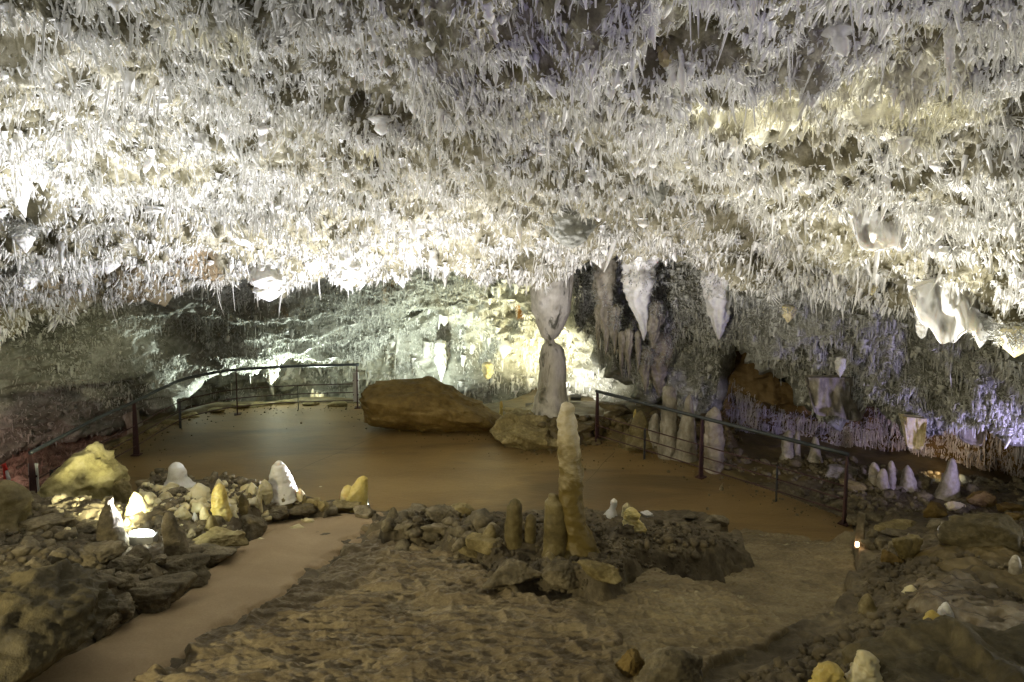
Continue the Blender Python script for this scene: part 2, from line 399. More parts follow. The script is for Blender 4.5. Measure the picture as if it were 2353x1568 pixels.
for k, (a, b) in enumerate([((1003, 944), (730, 1060)), ((1412, 1038), (1338, 1118)), ((730, 1060), (640, 1100))]):
    A_, B_ = PZ(*a, .006), PZ(*b, .006)
    L_ = np.linspace(A_, B_, 30); t_ = (B_-A_)[:2]/np.linalg.norm(B_-A_); n_ = np.array([-t_[1], t_[0], 0])*.004
    L_[:, :2] += .012*np.stack([vnoise(L_*2, 5), vnoise(L_*2, 6)], -1)
    L_[:, 2] = plat_z(L_[:, 0], L_[:, 1])+.004
    o = obj_from('floor_joint', np.concatenate([L_-n_, L_+n_]), None, M_SOIL, quads=np.array([[i, i+1, i+31, i+30] for i in range(29)])); o['kind'] = 'structure'

# ------------------------------------------------------------------ cave sheets
def rbf(ctrl, U, V):
    c = np.array(ctrl, float); X = c[:, :2]/1000; n = len(c)
    K = np.linalg.norm(X[:, None]-X[None], axis=2)
    A = np.zeros((n+3, n+3)); A[:n, :n] = K; A[:n, n] = 1; A[:n, n+1:] = X; A[n:, :n] = A[:n, n:].T
    w = np.linalg.solve(A, np.r_[c[:, 2], 0, 0, 0])
    S = np.stack([U, V], -1)/1000
    r = w[n]+S[..., 0]*w[n+1]+S[..., 1]*w[n+2]
    for i in range(n): r = r+w[i]*np.hypot(S[..., 0]-X[i, 0], S[..., 1]-X[i, 1])
    return r

def curve(pts, u):
    p = np.array(pts, float); return np.interp(u, p[:, 0], p[:, 1])

def sheet(name, mat, u0, u1, nu, nv, top, bot, ctrl, amps, seed, curl=((.12, .0), (.35, .12), (.9, .5), (1.8, 1.2)), stretch=(1, 1, 1), tpow=1.0):
    us = np.linspace(u0, u1, nu); ts = np.linspace(0, 1, nv)**tpow
    U, T = np.meshgrid(us, ts)
    vt = curve(top, us)[None]; vb = curve(bot, us)[None]
    VV = vt+(vb-vt)*T
    D = rbf(ctrl, U, VV)
    Pw = P(U, VV, D)
    for dy, dz in curl:
        Pw = np.concatenate([Pw, Pw[nv-1:nv]+np.array([0, dy, dz])], 0)
    def normals(Q):
        a = np.gradient(Q, axis=1); b = np.gradient(Q, axis=0)
        n = np.cross(a, b); n /= np.linalg.norm(n, axis=-1)[..., None]+1e-9
        toc = np.array([0, 0, HC])-Q
        sgn = np.sign((n[:nv]*toc[:nv]).sum(-1).mean())
        return n*(sgn if sgn != 0 else 1)
    n = normals(Pw); st = np.array(stretch)
    disp = 0
    for (a, f, rg) in amps:
        disp = disp+a*fbm(Pw*st*f, seed+int(f*10), 3, .5, rg)
    Pw = Pw+n*disp[..., None]
    n = normals(Pw)
    o = obj_from(name, Pw.reshape(-1, 3), None, mat, quads=grid_quads(nu, Pw.shape[0]))
    o['kind'] = 'structure'
    return dict(P=Pw, n=n, nv=nv, nu=nu, o=o)

LIPA = [(-700, 860), (0, 772), (280, 690), (420, 655), (560, 640), (590, 655), (620, 682), (650, 672), (680, 640), (740, 620), (770, 625), (800, 645), (830, 640), (900, 622), (1000, 630), (1100, 645), (1200, 640), (1290, 612), (1370, 588), (1480, 602), (1560, 600), (1640, 640), (1750, 655), (1840, 650), (1920, 668), (2050, 690), (2110, 720), (2200, 735), (2260, 735), (2353, 780), (2900, 960)]
CA = [(u, -500, 3.0) for u in (-600, 400, 1400, 2900)]+[(u, 0, 4.3) for u in (-600, 300, 1100, 1800)]+[(2500, 0, 3.9),
      (0, 300, 6.6), (1100, 300, 6.2), (1500, 300, 6.3), (2300, 300, 5.2), (0, 500, 8.8), (600, 500, 9.0), (1200, 500, 9.0), (1800, 500, 8.2), (2350, 500, 6.4),
      (-600, 820, 10.5), (0, 770, 11.3), (280, 690, 12.0), (600, 660, 12.4), (1000, 635, 12.3), (1300, 612, 12.2), (1560, 600, 11.3), (1750, 655, 10.2), (2050, 690, 8.8), (2353, 780, 7.2), (2900, 960, 6)]
SA = sheet('cave_ceiling', M_CEIL, -650, 2850, 620, 330, [(-700, -480), (2900, -480)], LIPA, CA,
           [(.16, .8, False), (.12, 1.8, False), (.135, 4, False), (.035, 10, True)], 3)
LIPB = [(-700, 1180), (0, 1030), (110, 1012), (250, 985), (330, 940), (420, 872), (500, 836), (640, 826), (760, 818), (830, 836), (880, 795), (960, 740), (1040, 706), (1120, 690)]
CB = [(-600, 700, 11.5), (0, 600, 13), (0, 800, 12.4), (0, 1030, 12.9), (-600, 1150, 11.5), (250, 985, 14.0), (300, 800, 13.6), (420, 872, 15.0), (640, 826, 15.8), (600, 690, 13.8), (900, 640, 14.2), (900, 790, 16), (1100, 640, 15.2), (1100, 690, 16)]
SB = sheet('cave_ceiling', M_CEIL2, -650, 1120, 330, 170, [(-700, 600), (0, 560), (1120, 560)], LIPB, CB,
           [(.24, .7, False), (.10, 1.6, True), (.08, 3.5, False), (.035, 9, True)], 9, stretch=(.6, .6, 1.5))
CK = [(-700, 500, 20), (200, 600, 18.6), (200, 1050, 19.5), (700, 600, 17.5), (700, 950, 19), (1000, 600, 16.5), (1000, 960, 17.3), (1250, 560, 15.5), (1250, 700, 16.2), (1250, 960, 16.4), (1420, 560, 14.6), (1420, 960, 15.5), (1560, 700, 14.6), (1700, 980, 15), (2000, 700, 14.5), (2000, 1100, 15), (2900, 800, 13), (2900, 1300, 13), (-700, 1300, 19)]
SK = sheet('cave_wall', M_BACK, -900, 2900, 560, 200, [(-900, 520), (2900, 520)], [(-900, 1120), (200, 1030), (800, 960), (1300, 960), (1700, 1060), (2353, 1160), (2900, 1300)], CK,
           [(.40, .6, False), (.26, 1.5, True), (.10, 4, True)], 21, curl=((.05, -.3), (.1, -.9)))
LIPC = [(1330, 640), (1350, 760), (1385, 800), (1420, 815), (1450, 860), (1500, 900), (1545, 930), (1570, 940), (1620, 945), (1652, 915), (1668, 810), (1695, 778), (1740, 792), (1790, 840), (1840, 880), (1870, 930), (1900, 945), (1960, 950), (1990, 930), (2030, 900), (2060, 925), (2100, 975), (2160, 995), (2210, 975), (2260, 955), (2300, 940), (2353, 975), (2900, 1050)]
CC = [(1330, 560, 14.8), (1340, 700, 14.6), (1450, 600, 14.2), (1450, 860, 14.0), (1545, 895, 13.6), (1600, 600, 13.3), (1700, 780, 12.8), (1840, 880, 12.0), (1900, 700, 10.8), (1960, 950, 11.2), (2150, 750, 9.8), (2160, 995, 10.2), (2353, 800, 8.6), (2353, 975, 9.2), (2900, 900, 7.5)]
SC = sheet('cave_wall', M_CEIL2, 1330, 2850, 380, 230, [(1330, 540), (2000, 590), (2353, 660), (2900, 780)], LIPC, CC,
           [(.22, .8, False), (.17, 1.9, True), (.08, 4.5, True), (.03, 12, True)], 33)
LIPD = [(1560, 1010), (1640, 1028), (1700, 1040), (1760, 1035), (1850, 1048), (1950, 1035), (2000, 1062), (2060, 1078), (2110, 1050), (2200, 1060), (2280, 1120), (2353, 1150), (2900, 1230)]
CD = [(1560, 800, 14.0), (1560, 1010, 13.6), (1750, 850, 12.9), (1700, 1040, 13.0), (1850, 900, 12.7), (1900, 1040, 12.6), (2060, 1070, 12.2), (2100, 900, 12), (2353, 950, 10.6), (2353, 1150, 10.9), (2900, 1200, 9.5)]
SD = sheet('cave_wall', M_OCHRE, 1560, 2850, 280, 130, [(1560, 760), (2900, 860)], LIPD, CD,
           [(.22, .8, False), (.12, 2.0, True), (.05, 4.5, True)], 41, curl=((.15, .0), (.5, .15), (1.4, .3)))
# pinkish lower chamber floor past the left rail
def pink_z(X, Y): return -.62+.10*fbm(np.stack([X, Y, 0*X], -1)*1.5, 71, 4)+.05*fbm(np.stack([X, Y, 0*X], -1)*6, 72, 3)+.22*sstep(Y, 10, 14)
M_PINK = rock_mat('pink_lit_rubble_rock', [(.16, .09, .065), (.34, .22, .17), (.52, .38, .31)], 3, 18, .8, .9, .03)
SP_X, SP_Y = np.meshgrid(np.linspace(-14.5, -6.0, 200), np.linspace(8.5, 14.6, 150))
pkV = np.stack([SP_X, SP_Y, pink_z(SP_X, SP_Y)], -1)
pko = obj_from('cave_floor', pkV.reshape(-1, 3), None, M_PINK, quads=grid_quads(200, 150)); pko['kind'] = 'structure'

# ------------------------------------------------------------------ bristles (uncountable crystal growth)
def needles(base, dirs, L, r, bend, prof, sides=4):
    n = len(base); K = len(prof); ts = np.linspace(0, 1, K)
    dirs = dirs/(np.linalg.norm(dirs, axis=1)[:, None]+1e-9)
    ref = np.where(np.abs(dirs[:, 2:3]) < .8, np.array([[0, 0, 1.0]]), np.array([[1.0, 0, 0]]))
    e1 = np.cross(dirs, ref); e1 /= np.linalg.norm(e1, axis=1)[:, None]+1e-9; e2 = np.cross(dirs, e1)
    out = np.empty((n, K, sides, 3), np.float32)
    for k, t in enumerate(ts):
        c = base+dirs*(L*t)[:, None]+bend*(L*t*t)[:, None]
        rr = r*prof[k]*(1+.22*rng.standard_normal(n)).clip(.4, 1.8)
        for j in range(sides):
            a = 2*PI*j/sides+.4*k
            out[:, k, j] = c+(rr*math.cos(a))[:, None]*e1+(rr*math.sin(a))[:, None]*e2
    idx = np.arange(n*K*sides).reshape(n, K, sides)
    q = []
    for k in range(K-1):
        for j in range(sides):
            jn = (j+1) % sides
            q.append(np.stack([idx[:, k, j], idx[:, k, jn], idx[:, k+1, jn], idx[:, k+1, j]], -1))
    if sides == 4: q.append(idx[:, K-1, :][:, ::-1])
    return out.reshape(-1, 3), np.concatenate([a.reshape(-1, 4) for a in q])

def combine(lst):
    V, Q, n = [], [], 0
    for v, q in lst: V.append(v); Q.append(q+n); n += len(v)
    return np.concatenate(V), np.concatenate(Q)

def sample(S, n, pw=1.0, dens=None, tmax=None, urange=None):
    nv, nu = S['nv'], S['nu']; rows = nv+1
    m = int(n*4)
    i = rng.random(m)*(rows-1.001); j = rng.random(m)*(nu-1.001)
    if urange: j = (urange[0]+(urange[1]-urange[0])*rng.random(m))*(nu-1.001)
    i0 = i.astype(int); j0 = j.astype(int); fi = (i-i0)[:, None]; fj = (j-j0)[:, None]
    A = S['P']; B = S['n']
    def bl(A): return (A[i0, j0]*(1-fi)*(1-fj)+A[i0+1, j0]*fi*(1-fj)+A[i0, j0+1]*(1-fi)*fj+A[i0+1, j0+1]*fi*fj)
    p = bl(A); nn = bl(B); nn /= np.linalg.norm(nn, axis=1)[:, None]+1e-9
    u, v = proj(p[:, 0], p[:, 1], p[:, 2])
    w = (p[:, 1]/p[:, 1].max())**pw
    w = w*((u > -260) & (u < 2620) & (v > -220))
    if dens is not None: w = w*dens(p, u, v)
    k = rng.random(m) < w
    p, nn = p[k][:n], nn[k][:n]
    return p, nn

DOWN = np.array([0, 0, -1.0])
def bristle(S, n, Lm, rm, lean=.45, pw=1.0, dens=None, nrm=.35, chaos=.22, sig=.45):
    p, nn = sample(S, n, pw, dens); m = len(p)
    lf = np.stack([fbm(p*1.3, 101, 2), fbm(p*1.3, 111, 2), .3*fbm(p*1.3, 121, 2)], -1)*lean
    d = DOWN+nn*nrm+lf+chaos*rng.standard_normal((m, 3))
    size = np.exp(.30*fbm(p*.9, 131, 2))*(p[:, 1]/8.5).clip(.3, 1.3)**.55
    L = Lm*np.exp(sig*rng.standard_normal(m))*size; r = rm*np.exp(.35*rng.standard_normal(m))*size**.5
    L = np.minimum(L, Lm*2.4)
    b = .11*rng.standard_normal((m, 3))
    d = d/np.linalg.norm(d, axis=1)[:, None]
    return needles(p-d*(L*.12)[:, None], d, L, r, b, [1.25, 1.0, .8, .42])

def tufts(S, n, per, Lm, rm, pw=1.0, dens=None):
    p, nn = sample(S, n, pw, dens); m = len(p)
    P2 = np.repeat(p, per, 0); N2 = np.repeat(nn, per, 0)
    sz = np.repeat(np.exp(.35*rng.standard_normal(m))*(p[:, 1]/8.5).clip(.3, 1.3)**.55, per)
    d = rng.standard_normal((m*per, 3)); d /= np.linalg.norm(d, axis=1)[:, None]
    d = d+N2*.75+DOWN*.35
    L = Lm*sz*(.5+.8*rng.random(m*per)); r = rm*sz*(.6+.7*rng.random(m*per))
    return needles(P2, d, L, r, .1*rng.standard_normal((m*per, 3)), [1.1, .9, .35])

def knobs(S, n, Lm, rm, pw=1.0, dens=None):
    p, nn = sample(S, n, pw, dens); m = len(p)
    d = DOWN+.25*nn+.12*rng.standard_normal((m, 3))
    L = Lm*np.exp(.4*rng.standard_normal(m)); r = rm*np.exp(.35*rng.standard_normal(m)); k_ = (p[:, 1]/8.5).clip(.3, 1.3)**.55; L = L*k_; r = r*k_
    return needles(p-d*(L*.2)[:, None], d, L, r, .12*rng.standard_normal((m, 3)), [1.3, 1.2, .85, .95, .8, .5, .12], 7)

def straws(S, n, Lm, rm, pw=1.0, dens=None):
    p, nn = sample(S, n, pw, dens); m = len(p)
    d = DOWN+.04*rng.standard_normal((m, 3))
    L = Lm*np.exp(.45*rng.standard_normal(m)); r = rm*np.exp(.25*rng.standard_normal(m))
    return needles(p+nn*.02, d, L, r, .03*rng.standard_normal((m, 3)), [1.1, .9, 1.0, .7])

def stuff(name, lst, mat, label):
    V, Q = combine(lst); o = obj_from(name, V, None, mat, quads=Q); tag(o, label, 'crystals', None, 'stuff'); return o

def patchy(f, s, lo=-.3, hi=.15, floor=.12):
    return lambda p, u, v: floor+(1-floor)*sstep(fbm(p*f, s, 3), lo, hi)
def leftthin(p, u, v):      # the banded rock at lower left is almost bare
    k = sstep(v-(700-.10*(u-300)), -110, -10)*sstep(-u, -640, -470)
    return (1-.55*k)*patchy(1.2, 201, -.45, .0, .25)(p, u, v)*(.10+.90*sstep(fbm(p*4, 43, 3), -.30, .12))
stuff('ceiling_crystals', [bristle(SA, 36000, .085, .0100, dens=leftthin), bristle(SA, 44000, .050, .0065, lean=.8, chaos=.5, dens=leftthin, nrm=.7),
      bristle(SA, 46000, .045, .0055, lean=.6, chaos=.45, nrm=.6, dens=lambda p, u, v: (.25+.75*leftthin(p, u, v))),
      bristle(SA, 13000, .095, .017, lean=.3, nrm=.15, chaos=.15, dens=leftthin), bristle(SA, 3200, .22, .0085, lean=.12, nrm=.2, chaos=.12, dens=leftthin)], M_NEED,
      'dense white needle crystals covering the cave ceiling overhead')
stuff('crystal_tufts', [tufts(SA, 2200, 22, .085, .0045, dens=leftthin), tufts(SA, 700, 18, .10, .005, pw=1.5, dens=leftthin)], M_NEED, 'spiky radiating white crystal tufts on the ceiling')
stuff('ceiling_knobs', [knobs(SA, 7000, .085, .017, dens=leftthin), knobs(SA, 1300, .15, .036, dens=leftthin), knobs(SA, 110, .22, .055, dens=leftthin)], M_WHITE, 'smooth white calcite knobs among the ceiling needles')
def bdens(p, u, v): return patchy(.9, 211, -.35, .2, .2)(p, u, v)*(.25+.75*sstep(u, 350, 900))
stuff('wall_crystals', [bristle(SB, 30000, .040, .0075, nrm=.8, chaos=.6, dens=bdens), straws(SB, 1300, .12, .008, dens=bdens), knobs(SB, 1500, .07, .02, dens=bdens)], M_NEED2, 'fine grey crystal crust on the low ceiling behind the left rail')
stuff('wall_crystals', [bristle(SK, 26000, .055, .010, nrm=.7, chaos=.5, dens=patchy(.8, 221)), straws(SK, 3000, .18, .009, dens=patchy(.9, 223)), knobs(SK, 1200, .2, .045)], M_NEED, 'pale crystal crust and straws on the lit back wall')
def cdens(p, u, v): return patchy(.9, 231, -.4, .1, .25)(p, u, v)
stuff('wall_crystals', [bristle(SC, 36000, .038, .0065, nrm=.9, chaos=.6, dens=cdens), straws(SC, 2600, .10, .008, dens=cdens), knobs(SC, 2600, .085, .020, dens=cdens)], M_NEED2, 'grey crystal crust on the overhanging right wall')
def ddens(p, u, v): return (1-sstep(poly_sd(u, v, [(1660, 760), (1760, 790), (1860, 880), (1960, 930), (1990, 960), (1900, 960), (1760, 930), (1690, 880)]), -25, 10))*patchy(1.2, 241, -.5, 0, .3)(p, u, v)*(1-.6*sstep(u, 2080, 2160))
stuff('wall_crystals', [bristle(SD, 15000, .055, .0065, nrm=.5, chaos=.4, dens=ddens), straws(SD, 4500, .15, .008, dens=ddens)], M_DNEED, 'dusky violet crystal fringe low on the right wall')
pkS = dict(P=pkV, n=np.broadcast_to(np.array([0, 0, 1.0]), pkV.shape), nv=149, nu=200)
pp_, _n = sample(pkS, 9000, 0)
stuff('floor_crystals', [needles(pp_, _n+.8*rng.standard_normal((len(pp_), 3)), .05+.06*rng.random(len(pp_)), .008+0*pp_[:, 0], 0*pp_, [1.2, 1, .4])], M_PINK, 'pinkish crystal rubble below the left rail')

# ------------------------------------------------------------------ stalactites, stalagmites, rocks
def lathe(prof, base, up=1, lean=(0, 0), seed=0, nseg=28, lump=.10, flute=0.0, sx=1.0, sy=1.0, sub=2, fine=.03):
    """prof: [(height, radius)]; grows up (up=1) or down (up=-1) from base"""
    pr = np.array(prof, float); H = abs(pr[-1, 0]-pr[0, 0])
    m = max(30, min(80, int(len(pr)*sub*5)))
    hs = np.linspace(pr[0, 0], pr[-1, 0], m)
    # rounder tip: concentrate the samples towards the end
    tt = np.linspace(0, 1, m); hs = pr[0, 0]+(pr[-1, 0]-pr[0, 0])*(1-(1-tt)**1.35)
    # smooth profile
    rs = np.interp(hs, pr[:, 0], pr[:, 1]); 
    for _ in range(2): rs[1:-1] = (rs[:-2]+2*rs[1:-1]+rs[2:])/4
    A = np.linspace(0, 2*PI, nseg, endpoint=False)
    hh, aa = np.meshgrid(hs, A, indexing='ij'); rr = np.repeat(rs[:, None], nseg, 1)
    rmax = pr[:, 1].max()
    q = np.stack([np.cos(aa)*rr, np.sin(aa)*rr, hh], -1)/max(rmax, .02)
    n = fbm(q*1.3+seed*3.7, seed, 3)*lump+fbm(q*5+seed, seed+5, 3)*fine
    fl = flute*np.sin(aa*(5+seed % 4)+2.2*vnoise(q*.8+seed, 3))*1.0
    rr = rr*(1+n+fl)
    wob = .35*rmax*np.stack([vnoise(np.stack([hs/rmax*.35, 0*hs, 0*hs], -1), seed+1), vnoise(np.stack([hs/rmax*.35, 0*hs+5, 0*hs], -1), seed+2)], -1)
    t = (hs/max(H, .01))[:, None]
    X = base[0]+(lean[0]*t+wob[:, :1]*np.minimum(1, t*2)*.6)+np.cos(aa)*rr*sx
    Y = base[1]+(lean[1]*t+wob[:, 1:]*np.minimum(1, t*2)*.6)+np.sin(aa)*rr*sy
    Z = base[2]+up*hh+0*rr
    V = np.stack([X, Y, Z], -1).reshape(-1, 3)
    idx = np.arange(m*nseg).reshape(m, nseg); nx = np.roll(idx, -1, 1)
    f = np.stack([idx[:-1], nx[:-1], nx[1:], idx[1:]], -1).reshape(-1, 4)
    if up < 0: f = f[:, ::-1]
    fl_ = [tuple(x) for x in f]+[tuple(idx[-1] if up > 0 else idx[-1][::-1]), tuple(idx[0][::-1] if up > 0 else idx[0])]
    return V, fl_

DOME = [(0, 1.15), (.08, 1.0), (.35, .92), (.6, .86), (.8, .72), (.92, .5), (.98, .27), (1, .06)]
CONE = [(0, 1.5), (.12, 1.1), (.4, .8), (.7, .55), (.88, .38), (.97, .2), (1, .04)]
MOUNDP = [(0, 1.5), (.1, 1.25), (.35, .95), (.6, .75), (.8, .55), (.93, .33), (1, .05)]
BELL = [(0, 2.1), (.10, 1.65), (.25, 1.2), (.45, .85), (.7, .7), (.86, .56), (.96, .3), (1, .05)]
PEAR = [(0, .9), (.2, .95), (.45, 1.05), (.65, .85), (.8, .6), (.92, .35), (1, .05)]
def growth(name, label, cat, u, vtop, vbot, w, mat, prof=DOME, seed=0, at=None, lean=(0, 0), group=None, lump=.13, flute=.02, depth=None, sink=.06, sx=1, sy=1, nseg=40, fine=.06):
    """stalagmite standing where the picture shows its foot"""
    b = hit(u, vbot) if depth is None else P(u, vbot, depth)
    if at is not None: b = np.array(at, float)
    d = b[1]; a_, tz = ray(u, vtop); H = (HC+tz*d)-b[2]; R = w/2/F*d
    pr = [(h*(H+sink), r*R) for h, r in prof]
    V, f = lathe(pr, (b[0], b[1], b[2]-sink), 1, lean, seed, nseg, lump, flute, sx, sy, fine=fine)
    o = obj_from(name, V, f, mat, loc=b); tag(o, label, cat, group)
    return o, b

def hang(name, label, u, vtop, vbot, w, d, mat, prof=None, seed=0, lean=(0, 0), group=None, lump=.2, flute=.09, cat='stalactite', sx=1, sy=1, fine=.09):
    t = P(u, vtop, d); b = P(u, vbot, d); H = t[2]-b[2]; R = w/2/F*d
    prof = prof or [(0, 1.25), (.2, 1.05), (.45, .9), (.65, .6), (.82, .34), (.94, .16), (1, .03)]
    prof = [(0, .25*prof[0][1]), (.04, .8*prof[0][1])]+[(h if h > .05 else .09, r) for h, r in prof]
    V, f = lathe([(h*H, r*R) for h, r in prof], t, -1, lean, seed, 48, lump, flute, sx, sy, fine=fine)
    if w > 24:
        q_ = V[V[:, 2] > t[2]-H*(.42+.12*math.sin(seed))]; ROOTS.append((q_, q_-np.array([t[0], t[1], 0])*[1, 1, 0]-[0, 0, 1]*q_))
    o = obj_from(name, V, f, mat, loc=t); tag(o, label, cat, group); return o

ROOTS = []
_ico = {}
def ico(sub):
    if sub not in _ico:
        import bmesh
        bm = bmesh.new(); bmesh.ops.create_icosphere(bm, subdivisions=sub, radius=1)
        V = np.array([v.co[:] for v in bm.verts]); Fc = [tuple(v.index for v in f.verts) for f in bm.faces]; bm.free()
        _ico[sub] = (V/np.linalg.norm(V, axis=1)[:, None], Fc)
    return _ico[sub]

def rock_shape(size, seed, ang=1.0, sub=5, planes=11, noise=.06, rz=0.0, flat=None):
    D, Fc = ico(sub); r_ = np.random.default_rng(seed)
    nrm = r_.standard_normal((planes, 3)); nrm /= np.linalg.norm(nrm, axis=1)[:, None]
    nrm = np.vstack([nrm, [0, 0, 1], [0, 0, -1]]); dist = np.r_[.62+.3*r_.random(planes), .8, .8]
    q = (D @ nrm.T)/dist; kk = 14*ang+3
    rad = 1/(np.log(np.exp(kk*q).sum(1))/kk).clip(.5, 4)
    rad = rad*(1+noise*fbm(D*1.9+seed, seed, 4)+noise*.5*fbm(D*6+seed, seed+3, 3, .5, True))
    V = D*rad[:, None]*np.array(size)/2*1.15
    c, s = math.cos(rz), math.sin(rz)
    V = V @ np.array([[c, s, 0], [-s, c, 0], [0, 0, 1]])
    return V, Fc

def rock(label, u, v, w, h, mat, seed, depthr=.68, name='rock', cat='rock', group=None, ang=1.0, z=None, d=None, sub=5, noise=.12, tilt=0, sink=.12, rz=None, planes=11, vert=False):
    """(u, v) is the middle of the rock in the picture, w and h its extent there"""
    w = w*.92; h = h*1.15
    b = hit(u, v+h*.36) if d is None else P(u, v+h*.36, d)
    s = b[1]/F; W = w*s; H = h*s*(1.0 if vert else .92); Dp = W*depthr
    if not vert: H = max(H*1.08-.2*Dp, .45*H)
    V, Fc = rock_shape((W, Dp, H), seed, ang, sub, planes, noise, 0)
    ct, st_ = math.cos(tilt), math.sin(tilt)
    V = V @ np.array([[ct, 0, st_], [0, 1, 0], [-st_, 0, ct]]).T
    c = np.array([b[0], b[1]+Dp*.15, b[2]+H*(.5-sink)])
    o = obj_from(name, V+c, Fc, mat, loc=c); tag(o, label, cat, group); return o

def spine(name, label, cat, pts, mat, d=None, seed=0, lump=.06, fine=.025, flute=0, sy=.9, group=None, down=False, nseg=40, foot=None, m=70, parent=None, end=.25, dy=0.0):
    """a growth with its own bends: pts = (v, centre u, width) from the foot to the tip (or root to tip when hanging)"""
    p = np.array(pts, float)
    if d is None: b0 = hit(p[0, 1], p[0, 0]); d = b0[1]
    d = d+dy
    t = np.linspace(0, 1, m); t = 1-(1-t)**1.3
    s = np.r_[0, np.cumsum(np.hypot(np.diff(p[:, 0]), np.diff(p[:, 1])))]; s /= s[-1]
    v = np.interp(t, s, p[:, 0]); u = np.interp(t, s, p[:, 1]); w = np.interp(t, s, p[:, 2])
    for _ in range(1):
        for a in (v, u, w): a[1:-1] = (a[:-2]+2*a[1:-1]+a[2:])/4
    C = P(u, v, d); R = w/2/F*d
    A = np.linspace(0, 2*PI, nseg, endpoint=False)
    rr = np.repeat(R[:, None], nseg, 1); rm = max(R.max(), .02)
    zz = np.repeat(C[:, 2:3], nseg, 1); aa = np.repeat(A[None], m, 0)
    q = np.stack([np.cos(aa)*rr, np.sin(aa)*rr, zz-zz[0, 0]], -1)/rm
    nz = fbm(q*1.2+seed*2.9, seed, 3)*lump+fbm(q*4.5+seed, seed+5, 3)*fine+flute*np.sin(aa*(6+seed % 3)+2.5*vnoise(q*.6+seed, 3))
    rr = rr*(1+nz)
    V = np.stack([C[:, 0:1]+np.cos(aa)*rr, C[:, 1:2]+np.sin(aa)*rr*sy, zz], -1).reshape(-1, 3)
    idx = np.arange(m*nseg).reshape(m, nseg); nx = np.roll(idx, -1, 1)
    f = np.stack([idx[:-1], nx[:-1], nx[1:], idx[1:]], -1).reshape(-1, 4)
    if down: f = f[:, ::-1]
    fl_ = [tuple(x) for x in f]+[tuple(idx[-1] if not down else idx[-1][::-1]), tuple(idx[0][::-1] if not down else idx[0])]
    if parent is not None: return child(name, V, fl_, mat, parent)
    o = obj_from(name, V, fl_, mat, loc=C[0]); tag(o, label, cat, group); return o

# ---- the big column on its shelf
DCOL = 13.2
spine('rock_column', 'grey white waisted column standing from floor to ceiling behind the brown boulder', 'column',
      [(1012, 1258, 190), (990, 1262, 150), (968, 1264, 112), (940, 1266, 84), (900, 1268, 66), (860, 1269, 62), (820, 1269, 60), (802, 1267, 56), (794, 1266, 48), (788, 1263, 26), (782, 1262, 22), (772, 1262, 40), (750, 1264, 62), (715, 1265, 84), (680, 1264, 88), (650, 1266, 84), (625, 1270, 90), (585, 1272, 110)],
      M_COLUMN, d=DCOL, seed=4, lump=.09, fine=.08, flute=.03, sy=.8, m=150, nseg=64)
spine('drapery', 'dark grey drapery hanging against the right side of the waisted column', 'drapery', [(590, 1290, 70), (660, 1294, 44), (720, 1292, 34), (755, 1285, 20), (775, 1280, 5)], M_DIRTY, d=13.35, seed=8, flute=.08, down=True)
# ---- tall banded stalagmite in the middle
spine('tall_stalagmite', 'tallest stalagmite, slender and wavy with pale tip and yellow band, in the middle', 'stalagmite',
      [(1276, 1338, 92), (1255, 1334, 74), (1230, 1329, 60), (1190, 1320, 54), (1150, 1313, 55), (1110, 1311, 57), (1060, 1311, 48), (1030, 1310, 50), (1005, 1308, 50), (985, 1305, 42), (965, 1301, 43), (950, 1301, 36), (938, 1302, 34), (929, 1302, 26), (924, 1301, 8)],
      M_TALL, seed=2, lump=.20, fine=.07, m=140, nseg=56)
spine('brown_stalagmite', 'stocky brown stalagmite leaning against the foot of the tallest one', 'stalagmite',
      [(1280, 1279, 76), (1255, 1279, 62), (1220, 1279, 60), (1190, 1278, 56), (1165, 1277, 54), (1152, 1277, 50), (1145, 1273, 26), (1136, 1270, 20), (1134, 1270, 6)], M_BROWNST, seed=6, lump=.08, dy=-.12)
spine('brown_stalagmite', 'dark brown bullet shaped stalagmite left of the tallest one', 'stalagmite',
      [(1258, 1181, 46), (1230, 1180, 43), (1190, 1181, 41), (1165, 1182, 36), (1152, 1183, 24), (1146, 1183, 6)], M_BROWNST, seed=7, lump=.06)
spine('brown_stalagmite', 'shorter brown stalagmite right beside the bullet shaped one', 'stalagmite',
      [(1255, 1218, 28), (1230, 1218, 27), (1205, 1219, 29), (1190, 1220, 24), (1181, 1220, 6)], M_BROWNST, seed=8, lump=.08)
spine('small_stalagmite', 'thin white stalagmite with a knobbly foot at the island edge', 'stalagmite',
      [(1190, 1402, 40), (1180, 1404, 26), (1170, 1407, 15), (1160, 1411, 14), (1151, 1411, 15), (1146, 1411, 4)], M_WHITE, seed=9, lump=.16)
spine('small_stalagmite', 'small beige thumb shaped stalagmite behind the yellow knobbly lump', 'stalagmite',
      [(1192, 1438, 24), (1178, 1438, 18), (1164, 1440, 18), (1156, 1441, 5)], M_CREAM, seed=10, lump=.08)
spine('yellow_nodule', 'knobbly yellow calcite lump on the island right of the tallest stalagmite', 'stalagmite',
      [(1228, 1458, 36), (1215, 1459, 44), (1200, 1455, 40), (1190, 1452, 32), (1180, 1452, 36), (1171, 1452, 24), (1166, 1451, 5)], M_YELLOW, seed=11, lump=.32, fine=.16)

